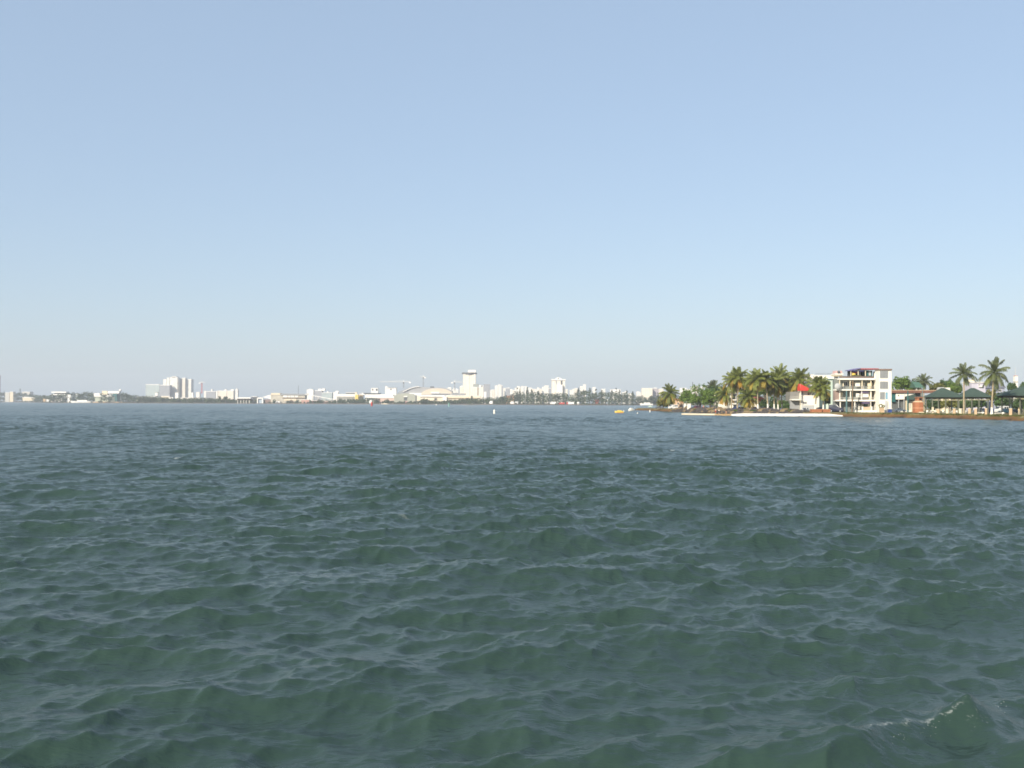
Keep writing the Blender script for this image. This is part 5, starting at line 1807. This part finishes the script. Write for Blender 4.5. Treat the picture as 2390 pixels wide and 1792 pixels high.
def pavilion(label, px0, px1, apx0, apx1, yap, yeave, d, posts, depth=9.0, pc=None):
    pc = pc or (px0 + px1) / 2
    pl = Plot('pavilion', label, 'pavilion', pc, d, 'green roofed shelters along the waterfront')
    x0, x1, ze, za = pl.x(px0), pl.x(px1), pl.z(yeave), pl.z(yap)
    a0, a1 = pl.x(apx0), pl.x(apx1)
    v = [(x0, 0, ze), (x1, 0, ze), (x1, depth, ze), (x0, depth, ze), (a0, depth / 2, za), (a1, depth / 2, za)]
    v2 = [(x, y, z - .16) for x, y, z in v[:4]]
    MB().add(v + v2, [(0, 1, 5, 4), (1, 2, 5), (2, 3, 4, 5), (3, 0, 4), (6, 7, 1, 0), (7, 8, 2, 1), (8, 9, 3, 2), (9, 6, 0, 3), (9, 8, 7, 6)]).build('roof', GREENROOF, pl.t)
    bm = MB()
    bm.box(x0 + .5, x1 - .5, .5, .75, ze - .62, ze - .17)
    bm.box(x0 + .5, x1 - .5, depth - .75, depth - .5, ze - .62, ze - .17)
    bm.build('beam', M('dark_beam', (.05, .042, .035), .8, .2) if 'dark_beam' not in bpy.data.materials else bpy.data.materials['dark_beam'], pl.t)  # beams kept deep and dark so the roof underside looks shaded
    MB().box(x0 + .8, x1 - .8, .66, .74, ze - 1.05, ze - .92).build('tie_rail', BCREAM, pl.t)
    for px in posts:
        for y in (.5, depth - .8):
            MB().box(pl.x(px) - .14, pl.x(px) + .14, y, y + .28, -.1, ze - .62).build('post', WOODP, pl.t)
    return pl


pavilion('big green hipped pavilion beside the brick kiosk', 2173, 2254, 2206, 2214, 905, 926, 322, (2178, 2192, 2209, 2238), 6)
pavilion('middle green pavilion with a peaked roof behind the ragged crowned palm', 2247, 2318, 2276, 2284, 905, 925.5, 330, (2255, 2270, 2287, 2308), 6)
pavilion('end green pavilion with the widest roof at the picture edge', 2345, 2460, 2400, 2418, 900, 922.5, 296, (2359, 2383, 2405, 2430), 6)

# --- white tower and pale buildings behind
pl = Plot('white_tower', 'slim white tower with a thin mast behind the end pavilion roof', 'tower', 2373, 470)
pl.box('shaft', BWHITE, 2370, 2376, 878, None, 0, 2)
pl.box('cap', M('pink_cap', (.5, .3, .28), .8, .1), 2370.2, 2375.8, 876, 877.9, .1, 1.9)
pl.box('band', DGREY, 2369.8, 2376.2, 890.6, 892, -.08, 2.08)
MB().cyl(0, 1, pl.z(876), pl.z(856), .16, .07).build('mast', LGREY, pl.t)
pl = Plot('lavender_house', 'pale lavender house with small windows seen between the two big palms', 'house', 2284, 400)
pl.box('wall', M('lavender', (.50, .48, .56), .75, .1, .4), 2268, 2300, 893, None, 0, 8)
pl.box('roof', WHITE, 2267, 2301, 891, 892.9, -.4, 8.4)
pl.window(2283, 2288, 896, 899.5, 0)
pl.box('ledge', BWHITE, 2284, 2294, 901, 903, -.7, -.02)
pl.box('stair_head', BCREAM, 2262, 2277, 886, 890.9, 1, 5)
pl = Plot('shed_house', 'bluish sheet roofed house behind the biggest palm', 'house', 2332, 410)
pl.box('wall', M('bluish_wall', (.32, .34, .42), .75, .1, .4), 2320, 2345, 905, None, 0, 8)
MB().prism([(pl.x(2318), pl.z(905)), (pl.x(2348), pl.z(905)), (pl.x(2334), pl.z(889)), (pl.x(2326), pl.z(889))][::-1], -.5, 8.5).build('roof', M('slate_blue_sheet', (.20, .21, .27), .6, .1, .4), pl.t)
pl.window(2330, 2338, 908, 914, 0)
pl = Plot('white_gable', 'little white domed gable over the ridge of the big pavilion', 'house', 2205, 420)
pl.box('wall', BCREAM, 2197, 2219, 910, None, 0, 6)
MB().prism([(pl.x(2198 + 4 + 4.2 * math.cos(math.pi * k / 8)), pl.z(909.9 - 6.5 * math.sin(math.pi * k / 8))) for k in range(9)][::-1], 0, 5).build('dome', LGREY, pl.t)
MB().prism([(pl.x(2209.5), pl.z(909.9)), (pl.x(2218), pl.z(909.9)), (pl.x(2217.5), pl.z(904.5)), (pl.x(2211), pl.z(904.5))][::-1], 0, 5).build('dormer', BWHITE, pl.t)

# --- brick planters
for a, c, lab, dd in ((1894.5, 1918.3, 'orange brick planter box with a pale foot at its near end', 0), (1919.8, 1938, 'shorter orange brick planter box beside the dark vehicle', .7)):
    pl = Plot('brick_planter', lab, 'planter', (a + c) / 2, 339 + dd, 'brick planters by the road')
    pl.box('wall', BRICK, a, c, 955.8, None, 0, 2.2)
    pl.box('coping', M('pale_brick', (.55, .28, .15), .8, .1) if 'pale_brick' not in bpy.data.materials else bpy.data.materials['pale_brick'], a - .3, c + .3, 954.8, 955.75, -.08, 2.28)
    pl.box('soil', BROWN, a + .8, c - .8, 954.6, 954.82, .3, 1.9)

# --- posts along the promenade
first = None
for i, (px, yt, dd, m, lab) in enumerate((
        (2190, 955, 10, TAN, 'short tan post set first along the bank below the big pavilion'),
        (2211, 955.5, 10, BCREAM, 'pale squat post under the ridge of the big pavilion'),
        (2227.5, 954, 9, TAN, 'tan post with white top between the big and middle pavilions'),
        (2241.5, 954, 9, BCREAM, 'cream post close to the ragged crowned palm'),
        (2263, 954, 9, TAN, 'stout tan post under the ridge of the middle pavilion'),
        (2277.5, 954, 8, TAN, 'tan post at the start of the white rail'),
        (2301.5, 953.5, 7, TAN, 'narrow post with a dark red side before the biggest palm'),
        (2359, 954, 7, TAN, 'broad tan post at the corner of the end pavilion'))):
    d = sd_(px, dd)
    zt = P(px, yt, d).z - GZ
    t = thing('promenade_post', lab, 'post', (X_(px, d), d, GZ), 'short posts along the promenade', rz=R(-32))
    w = .33 if i not in (6,) else .26
    MB().box(-w, w, -w, w, -.1, zt).build('shaft', m, t)
    MB().box(-w - .05, w + .05, -w - .05, w + .05, zt, zt + .12).build('cap', BCREAM, t)
for a, c, d, lab in ((2279, 2294, 287, 'white low rail between the posts by the middle pavilion'), (2321, 2341, 279, 'white low rail with a round end past the biggest palm')):
    t = thing('low_rail', lab, 'rail', (X_((a + c) / 2, d), d, GZ), 'white low rails along the promenade')
    h = (X_(c, d) - X_(a, d)) / 2
    MB().tube([(-h, 0, .42), (h, 0, .42)], .09, 8).build('bar', BWHITE, t)
    for x in (-h * .85, h * .85):
        MB().cyl(x, 0, -.1, .4, .07).build('leg', BWHITE, t)
    MB().ball((h, 0, .42), .3, sq=(1.5, 1, .8)).build('end_knob', BWHITE, t)

# --- white plastic tables and chairs under the pavilions
CH = None


def chair(px, d, rz, lab):
    global CH
    if CH is None:
        CH = thing('plastic_chair', lab, 'chair', (0, 0, 0), 'white plastic chairs under the shelters')
        MB().box(-.26, .26, -.26, .26, .42, .47).build('seat', BWHITE, CH)
        MB().box(-.26, .26, .22, .28, .47, .95).build('backrest', BWHITE, CH)
        for sx in (-1, 1):
            for sy in (-1, 1):
                MB().box(sx * .22 - .03, sx * .22 + .03, sy * .22 - .03, sy * .22 + .03, -.05, .42).build('leg', BWHITE, CH)
            MB().box(sx * .27 - .03, sx * .27 + .03, -.2, .22, .62, .67).build('armrest', BWHITE, CH)
        o = CH
    else:
        o = copy_tree(CH)
        o['label'] = lab
    o.location = (X_(px, d), d, GZ)
    o.rotation_euler = (0, 0, rz)


for px, d, rz, lab in ((2164.5, 315, 2.6, 'white plastic chair beside the brick kiosk'), (2172, 318, 3.6, 'white plastic chair at the corner of the big pavilion'),
                       (2180.5, 312, 3.0, 'white plastic chair facing the water ahead of the cream bench'), (2202, 316, 2.2, 'white plastic chair beside the flower tub'),
                       (2221, 314, 3.9, 'white plastic chair under the far end of the big pavilion'), (2232, 306, 2.9, 'white plastic chair between two pale posts'),
                       (2249, 306, 3.3, 'white plastic chair at the foot of the ragged crowned palm'), (2256, 312, 2.4, 'white plastic chair just past the ragged crowned palm'),
                       (2270, 316, 3.1, 'white plastic chair under the ridge of the middle pavilion'), (2293, 316, 3.7, 'white plastic chair near the end of the middle pavilion')):
    chair(px, d, rz, lab)
for px, d, lab in ((2176, 312, 'white round table by the corner of the big pavilion'), (2226, 309, 'white round table between the big and middle pavilions')):
    t = thing('round_table', lab, 'table', (X_(px, d), d, GZ), 'white tables under the shelters')
    MB().cyl(0, 0, .7, .75, .6, n=16).build('tabletop', BWHITE, t)
    MB().cyl(0, 0, .05, .7, .06).build('pedestal', BWHITE, t)
    MB().cyl(0, 0, -.05, .05, .3, n=12).build('foot', BWHITE, t)
d = 312
t = thing('cream_bench', 'cream high backed bench under the big pavilion', 'bench', (X_(2190 - 12, d), d, GZ))
MB().box(-.3, .1, -.2, .4, -.05, 1.9).build('end_panel', BCREAM, t)
MB().box(.1, 2.0, -.15, .35, .35, .5).build('seat', BCREAM, t)
MB().box(.1, 2.0, .36, .46, .3, .75).build('backrest', BCREAM, t)
MB().box(1.8, 1.95, -.1, .3, -.05, .35).build('leg', BCREAM, t)
t = thing('flower_tub', 'cream tub of pale flowers under the big pavilion', 'planter', (X_(2212, 310), 310, GZ))
MB().cyl(0, 0, -.05, .85, .5, .62, 12).build('tub', BCREAM, t)
cr = MB()
leaf_clump(cr, (0, 0, 1.4), .7, 90, .16, random.Random(1), 1.0)
cr.build('flowers', M('pale_flowers', (.45, .42, .36), .8, .3, 3), t)
t = thing('tall_pot', 'tan pillar pot with a trimmed looped plant at the foot of the stair tower', 'planter', (X_(2058, 337), 337, GZ))
MB().box(-.62, .62, -.5, .5, -.1, 1.6).build('pot', TAN, t)
cr = MB()
for k in range(26):
    a = k / 26 * 6.28
    leaf_clump(cr, (-.35 + .5 * math.cos(a), 0, 2.15 + .5 * math.sin(a)), .2, 8, .14, random.Random(k), 1)
    leaf_clump(cr, (.55 + .3 * math.cos(a), 0, 2.05 + .35 * math.sin(a)), .18, 6, .14, random.Random(k + 50), 1)
cr.build('foliage', LEAF_O, t)
t = thing('wheeled_bin', 'blue lidded bin at the corner of the stair tower', 'bin', (X_(2076.5, 336), 336, GZ))
MB().box(-.5, .5, -.5, .5, .05, 1.15, top=1.12).build('body', BLUE, t)
MB().box(-.62, .62, -.62, .62, 1.15, 1.3).build('lid', BWHITE, t)
for s in (-1, 1):
    MB().tube([(s * .4 - .06, .45, .12), (s * .4 + .06, .45, .12)], .14, 10).build('wheel', RUBBER, t)


# --- utility poles
def pole(px, ytop, d, r, mat, label, arm=True, cat='pole', lean=0.0):
    t = thing('utility_pole', label, cat, (X_(px, d), d, GZ), 'poles along the road')
    z = P(px, ytop, d).z - GZ
    MB().tube([(0, 0, -.3), (lean, 0, z)], [r, r * .7], 10).build('shaft', mat, t)
    if arm:
        MB().box(lean - .9, lean + .9, -.08, .08, z - .9, z - .75).build('crossarm', mat, t)
    else:
        MB().cyl(lean, 0, z, z + .08, r).build('cap', mat, t)


pole(1988.5, 888, 339, .24, M('weathered_pole', (.20, .14, .09), .9, .25, 1), 'brown wooden utility pole in front of the balcony building', lean=.35)
pole(1976, 912, 337, .32, M('teal_grey_post', (.09, .17, .18), .6, .15), 'thick teal painted post in front of the balcony building', arm=False)
pole(2119, 912, 352, .26, TEAL, 'teal post standing before the white front wall', arm=False)
pole(2153, 912, 352, .2, M('grey_teal_post', (.14, .18, .17), .7, .15), 'grey green post beside the brick kiosk', arm=False)
pole(1849.5, 920, 420, .26, BROWN, 'dark brown pole between two white footed palms', arm=False)

# ------------------------------------------------------------------ vehicles
TAIL = M('tail_lamp', (.35, .02, .02), .3, .05)
LAMP = M('head_lamp', (.75, .75, .72), .15, .03, spec=.7)


def car(label, px, d, L, W_, Hh, mat, rz, kind='car', name='parked_car', cat='car', group='vehicles parked on the point'):
    """x is the length of the car, front at -x"""
    t = thing(name, label, cat, (X_(px, d), d, GZ), group, rz)
    l, h = L / 2, Hh
    if kind == 'van':
        prof = [(-l, .35), (-l, .52 * h), (-l * .86, .58 * h), (-l * .60, .96 * h), (-l * .45, h), (l * .95, h), (l, .90 * h), (l, .35)]
        win = [(-.76, -.50, .60, .93), (-.42, .05, .60, .90), (.12, .50, .60, .90), (.56, .90, .60, .90)]
    elif kind == 'suv':
        prof = [(-l, .42), (-l, .56 * h), (-l * .46, .62 * h), (-l * .18, .95 * h), (0, h), (l * .86, .98 * h), (l * .98, .62 * h), (l, .42)]
        win = [(-.28, .02, .64, .91), (.06, .44, .64, .92), (.48, .82, .64, .91)]
    else:
        prof = [(-l, .30), (-l, .50 * h), (-l * .42, .62 * h), (-l * .12, .96 * h), (l * .05, h), (l * .45, .97 * h), (l * .74, .66 * h), (l, .62 * h), (l, .30)]
        win = [(-.22, .03, .65, .91), (.07, .40, .65, .92)]
    n = len(prof)
    w = W_ / 2
    vs = []
    for s, in ((-1,), (1,)):
        for x, z in prof:
            k = w * (1 if z < .66 * h else .86)
            vs.append((x, s * k, z))
    fs = [tuple(range(n)), tuple(range(2 * n - 1, n - 1, -1))]
    fs += [(i, i + n, (i + 1) % n + n, (i + 1) % n) for i in range(n)]
    MB().add(vs, fs).build('body', mat, t)
    for s in (-1, 1):
        wb = MB()
        for a, b_, z0, z1 in win:
            y = s * (w * .93 + .012)
            y0_, y1_ = s * (w * .955), s * (w * .875)
            v = [(a * l, y0_ + s * .02, z0 * h), (b_ * l, y0_ + s * .02, z0 * h), (b_ * l - .05, y1_ + s * .02, z1 * h), (a * l + (.18 if a < 0 else .05), y1_ + s * .02, z1 * h)]
            v2 = [(x, yy - s * .08, z) for x, yy, z in v]
            wb.add(v + v2, [(0, 1, 2, 3), (7, 6, 5, 4), (0, 4, 5, 1), (1, 5, 6, 2), (2, 6, 7, 3), (3, 7, 4, 0)])
        wb.build('side_window', GLASS, t)
    # windscreen
    i0 = 2 if kind != 'car' else 2
    (xa, za), (xb, zb_) = prof[i0], prof[i0 + 1]
    v = []
    for f, kk in ((.08, .80), (.92, .76)):
        x, z = xa + (xb - xa) * f, za + (zb_ - za) * f
        v += [(x - .04, -w * kk, z + .03), (x - .04, w * kk, z + .03)]
    v2 = [(x + .06, y, z - .05) for x, y, z in v]
    MB().add(v + v2, [(0, 2, 3, 1), (4, 5, 7, 6), (0, 1, 5, 4), (2, 6, 7, 3), (0, 4, 6, 2), (1, 3, 7, 5)]).build('windscreen', GLASS, t)
    r = .34 if kind != 'suv' else .40
    for x in (-l * .62, l * .60):
        for s in (-1, 1):
            wh = MB().tube([(x, s * (w - .18), r), (x, s * (w + .03), r)], r, 14).build('wheel', RUBBER, t)
            MB().tube([(x, s * (w + .031), r), (x, s * (w + .05), r)], r * .58, 10).build('rim', STEEL, wh)
    for s in (-1, 1):
        MB().box(-l - .03, -l + .05, s * w * .72 - .17, s * w * .72 + .17, .40 * h, .48 * h).build('headlight', LAMP, t)
        MB().box(l - .05, l + .03, s * w * .78 - .12, s * w * .78 + .12, .42 * h, .54 * h).build('tail_light', TAIL, t)
    MB().box(-l - .06, -l + .04, -w * .9, w * .9, .26, .40).build('bumper', DGREY, t)
    return t


car('white van parked near the tip of the point', 1571.5, 502, 4.3, 1.8, 2.1, CARWHITE, R(18), 'van', 'white_van', 'van')
car('dark car parked beside the white van', 1588, 512, 4.0, 1.7, 1.45, NAVY, R(10))
car('dark red car half hidden behind the shore rocks', 1623, 470, 4.6, 1.8, 1.7, M('wine_paint', (.10, .012, .03), .3, .1, spec=.6), R(6), 'suv')
car('dark blue car behind the pale palm trunk', 1716, 440, 4.2, 1.7, 1.45, BLUE, R(10))
car('black car behind the short young palm', 1729, 436, 4.0, 1.7, 1.45, NAVY, R(15))
car('dark car with a blue side beside the dark shrub', 1762, 432, 4.2, 1.7, 1.5, BLUE, R(170))
car('pale silver car parked between two white footed palms', 1781, 420, 4.2, 1.7, 1.5, LGREY, R(12))
car('blue car behind the bushy skirted palm', 1834, 432, 4.3, 1.75, 1.6, M('bright_blue_paint', (.02, .06, .28), .3, .1, spec=.6), R(8), 'suv')
car('dark navy car behind the tall palm by the red canopy', 1857, 425, 4.3, 1.75, 1.5, NAVY, R(5))
car('white car facing the water below the white house', 1879, 360, 3.9, 1.7, 1.4, CARWHITE, R(52))
car('navy car behind the brick planters', 1911, 385, 4.2, 1.75, 1.5, NAVY, R(5))
car('big black vehicle with a pale roof next to the balcony building', 1952, 345, 4.7, 2.0, 2.5, NAVY, R(150), 'suv', 'parked_truck', 'truck')
car('white car parked in the carport of the low house', 2101, 363, 4.0, 1.7, 1.4, CARWHITE, R(160))
car('navy car parked behind the white low rail', 2288, 345, 4.2, 1.75, 1.5, NAVY, R(10))
car('dark blue car behind the biggest palm', 2308, 340, 4.2, 1.75, 1.5, BLUE, R(20))
car('white van parked under the dark bushy tree', 2338, 335, 4.2, 1.8, 2.2, CARWHITE, R(15), 'van', 'white_van', 'van')
car('dark teal car in front of the white van under the dark bushy tree', 2346, 322, 4.0, 1.75, 1.45, M('dark_teal_paint', (.01, .05, .07), .3, .1, spec=.6), R(10))
car('dark blue car under the end pavilion', 2369, 335, 4.1, 1.75, 1.45, NAVY, R(12))
car('small grey car at the end of the spit', 1538, 520, 3.6, 1.6, 1.4, DGREY, R(0))

# ------------------------------------------------------------------ boats and marks on the water
t = thing('rowing_boat', 'yellow open boat with orange sides and a small white outboard', 'boat', (X_(1445, 423), 423, .05), rz=R(4))
hull(t, 3.5, 1.5, .62, YELLOW)
MB().box(-1.2, 1.6, -.6, .6, -.1, .12).build('waterline_strake', ORANGE, t)
MB().box(-1.0, 1.35, -.66, .66, .58, .72).build('gunwale', YELLOW, t)
MB().prism([(-.8, .70), (1.1, .70), (.8, .95), (-.5, 1.05)][::-1], -.55, .55).build('cover', YELLOW, t)
MB().box(1.75, 2.05, -.15, .15, -.1, .95).build('outboard_motor', BWHITE, t)
t = thing('white_skiff', 'small white skiff seen end on off the spit', 'boat', (X_(1473, 505), 505, .1), rz=R(35))
hull(t, 3.4, 1.5, .8, BWHITE)
MB().box(-.5, .6, -.5, .5, .7, 1.55).build('console', BWHITE, t)
MB().box(1.6, 1.95, -.18, .18, -.1, 1.1).build('outboard_motor', BWHITE, t)
MB().box(-.9, -.55, -.3, .3, .7, 1.2).build('seat', BWHITE, t)
t = thing('covered_boat', 'white boat under a pale tarpaulin on the rocks behind the bathers', 'boat', (X_(1687, 425), 425, 1.6), rz=R(8))
hull(t, 3.6, 1.5, .9, BWHITE)
MB().prism([(-1.7, .9), (1.7, .9), (1.6, 1.05), (.6, 1.35), (-1.0, 2.1), (-1.65, 2.0)][::-1], -.85, .85).build('tarpaulin', BWHITE, t)
MB().box(-1.2, 1.2, -.5, .5, -1.0, -.2).build('cradle', BROWN, t)


def buoy(px, py, kind, r, h, mat, label, z0=-.2):
    d = depth_of(px, py, 0.05)
    t = thing('mooring_buoy' if kind == 'ball' else 'channel_marker', label, 'buoy', (X_(px, d), d, 0.1))
    if kind == 'ball':
        MB().ball((0, 0, r * .5), r).build('float', mat, t)
        MB().cyl(0, 0, r * 1.3, r * 1.9, .05).build('ring', STEEL, t)
    else:
        MB().cyl(0, 0, -.4, h, r, r, 14).build('float', mat, t)
        MB().cyl(0, 0, h, h + .25, r * .9, r * .3, 14).build('cap', mat, t)
        MB().cyl(0, 0, -.5, -.2, r * 1.6, n=14).build('ballast', DGREY, t)
    return t


buoy(1154, 965, 'post', .33, 1.15, BWHITE, 'white round topped marker standing alone in open water')
buoy(1488, 965, 'ball', .22, 0, BWHITE, 'white ball buoy floating below the small white skiff')
buoy(1482, 950.5, 'ball', .30, 0, BWHITE, 'white ball buoy beyond the small white skiff')
buoy(1517, 961.5, 'post', .26, .7, BWHITE, 'small white post marker beside the spit')
buoy(1048, 949, 'post', .6, 3.4, M('green_marker', (.22, .42, .36), .5, .1), 'pale green channel post before the hotel tower')
buoy(868, 947.5, 'post', .9, 4.0, REDPAINT, 'red channel marker before the white terraces')
buoy(1018.5, 945.5, 'ball', 1.0, 0, BWHITE, 'white ball buoy close under the far hall')


# ------------------------------------------------------------------ people
SKIN = M('skin', (.50, .28, .18), .6, .08, 3)
SKIN2 = M('tan_skin', (.42, .22, .13), .6, .08, 3)
HAIR = M('dark_hair', (.03, .02, .015), .6, .2, 4)
BLOND = M('fair_hair', (.45, .30, .13), .6, .2, 4)


def person(label, loc, rz, skin, hair, top, bottom, hgt=1.7, step=.12, sleeves=False, long_legs=False, arm=(0.1, 0.0), hat=None):
    t = thing('person', label, 'person', loc, rz=rz)
    s = hgt / 1.70
    nodes, edges = [], []

    def nd(x, y, z, r, par=None, ry=None):
        nodes.append(((x * s, y * s, z * s), r * s, (ry or r) * s))
        if par is not None:
            edges.append((par, len(nodes) - 1))
        return len(nodes) - 1
    pel = nd(0, 0, .92, .145, None, .10)
    wa = nd(0, -.01, 1.08, .125, pel, .09)
    chn = nd(0, 0, 1.28, .15, wa, .10)
    sh = nd(0, .01, 1.42, .10, chn, .075)
    nk = nd(0, 0, 1.50, .052, sh)
    hd = nd(0, -.015, 1.58, .075, nk)
    nd(0, -.02, 1.66, .075, hd)
    for sx, aa in ((-1, arm[0]), (1, arm[1])):
        shd = nd(sx * .17, .01, 1.41, .055, sh)
        el = nd(sx * (.22 + aa * .2), .03 - aa * .1, 1.14 + aa * .1, .042, shd)
        wr = nd(sx * (.23 + aa * .1), -.05 - aa * .5, .92 + aa * .9, .028, el)
        pm = nd(sx * (.235 + aa * .05), -.07 - aa * .6, .85 + aa * 1.0, .033, wr, .018)
        for k, (fx, fl) in enumerate(((-.024, .075), (-.008, .085), (.008, .08), (.022, .06))):
            nd(sx * .235 + fx + sx * aa * .05, -.08 - aa * .65, .85 + aa * 1.0 - fl + aa * fl * 1.4, .009, pm)
        nd(sx * .2, -.11 - aa * .6, .83 + aa * 1.0, .010, pm)
    for sx, st in ((-1, step), (1, -step)):
        hp = nd(sx * .09, 0, .86, .095, pel)
        kn = nd(sx * .10, -st * .6 - .02, .48, .060, hp)
        an = nd(sx * .10, -st, .09, .038, kn)
        nd(sx * .11, -st - .17, .03, .034, an, .03)
    me = bpy.data.meshes.new('body')
    me.from_pydata([n[0] for n in nodes], edges, [])
    o = bpy.data.objects.new('body', me)
    C.objects.link(o)
    o.parent = t
    md = o.modifiers.new('skin', 'SKIN')
    md.use_smooth_shade = True
    for i, n in enumerate(nodes):
        me.skin_vertices[0].data[i].radius = (n[1], n[2])
    me.skin_vertices[0].data[0].use_root = True
    sub = o.modifiers.new('sub', 'SUBSURF')
    sub.levels = sub.render_levels = 1
    me.materials.append(skin)
    # face and hair
    f = MB()
    f.ball((0, -.095 * s, 1.585 * s), .016 * s, sq=(1, 1.3, 1.4), nu=6, nv=5)
    for sx in (-1, 1):
        f.ball((sx * .085 * s, -.01 * s, 1.60 * s), .022 * s, sq=(.5, 1, 1.4), nu=6, nv=5)
    f.build('nose_and_ears', skin, t)
    e = MB()
    for sx in (-1, 1):
        e.ball((sx * .032 * s, -.086 * s, 1.615 * s), .010 * s, nu=6, nv=5)
    e.ball((0, -.088 * s, 1.545 * s), .014 * s, sq=(1.6, .5, .4), nu=6, nv=5)
    e.build('eyes_and_mouth', HAIR, t)
    h = MB()
    h.ball((0, .012 * s, 1.655 * s), .10 * s, sq=(.92, 1.05, .95))
    h.ball((0, .055 * s, 1.57 * s), .085 * s, sq=(.95, .7, 1.2))
    h.build('hair', hair, t)
    if hat:
        ht = MB().cyl(0, -.01, 1.69 * s, 1.70 * s, .19 * s, .19 * s, 14)
        ht.cyl(0, -.01, 1.70 * s, 1.79 * s, .10 * s, .085 * s, 14)
        ht.build('hat', hat, t)
    # clothing: loose shells round trunk and thighs
    c = MB()
    rings = [(.90, .175, .125), (1.0, .165, .12), (1.1, .155, .115), (1.28, .185, .13), (1.40, .19, .11), (1.465, .09, .075)]
    n = 14
    vs, fs = [], []
    for z, rx, ry in rings:
        for k in range(n):
            a = 2 * math.pi * k / n
            vs.append((rx * s * math.cos(a), ry * s * math.sin(a), z * s))
    for j in range(len(rings) - 1):
        for k in range(n):
            k2 = (k + 1) % n
            fs.append((j * n + k, j * n + k2, (j + 1) * n + k2, (j + 1) * n + k))
    c.add(vs, fs, 0, True)
    for sx in (-1, 1):
        c.tube([(sx * .15 * s, .01 * s, 1.42 * s), (sx * .21 * s, .02 * s, 1.24 * s)], [.075 * s, .066 * s], 8, caps=False)
    c.build('shirt', top, t)
    g = MB()
    zl = .12 if long_legs else .52
    for sx, st in ((-1, step), (1, -step)):
        kx = lambda z: -st * (.95 - z) * .8
        g.tube([(sx * .07 * s, 0, .96 * s), (sx * .092 * s, kx(.7) * s * .8, .72 * s), (sx * .10 * s, kx(zl) * s, zl * s)], [.125 * s, .115 * s, (.075 if long_legs else .10) * s], 10, caps=False)
    g.tube([(0, 0, .86 * s), (0, 0, 1.0 * s)], [.16 * s, .165 * s], 12, caps=False)
    g.build('trousers' if long_legs else 'shorts', bottom, t)
    return t


zj_ = .62
person('person with fair hair, pale top and red shorts at the end of the pale jetty', (X_(1671.5, 337.5), 338.2, zj_), R(20), SKIN, BLOND, M('pale_top', (.62, .45, .36), .8, .1), REDPAINT, 1.72, .10)
person('person in a pale top and black shorts close behind the one in red shorts', (X_(1678.5, 336), 336.2, .52), R(-30), SKIN, HAIR, M('cream_top', (.65, .56, .46), .8, .1), DARK, 1.66, .12, arm=(.25, .1))
person('dark haired person in a short black top with bare tan legs on the jetty stones', (X_(1695, 331), 331.0, .52), R(160), SKIN2, HAIR, DARK, M('tan_shorts', (.42, .24, .15), .8, .1), 1.74, .06)
person('person in pale yellow top and beige trousers standing by the end pavilion', (X_(2378, 279), 279, GZ), R(15), SKIN, BLOND, M('pale_yellow_shirt', (.66, .58, .36), .8, .1), M('beige_trousers', (.52, .44, .32), .8, .1), 1.78, .05, long_legs=True, hat=M('straw_hat', (.60, .48, .22), .8, .1), arm=(.2, 0))
person('person in a pink top standing among the shore rocks', (X_(1642, 437), 437, 1.5), R(10), SKIN2, HAIR, M('salmon_top', (.60, .20, .13), .8, .1), M('salmon_shorts', (.55, .22, .15), .8, .1), 1.7, .08)
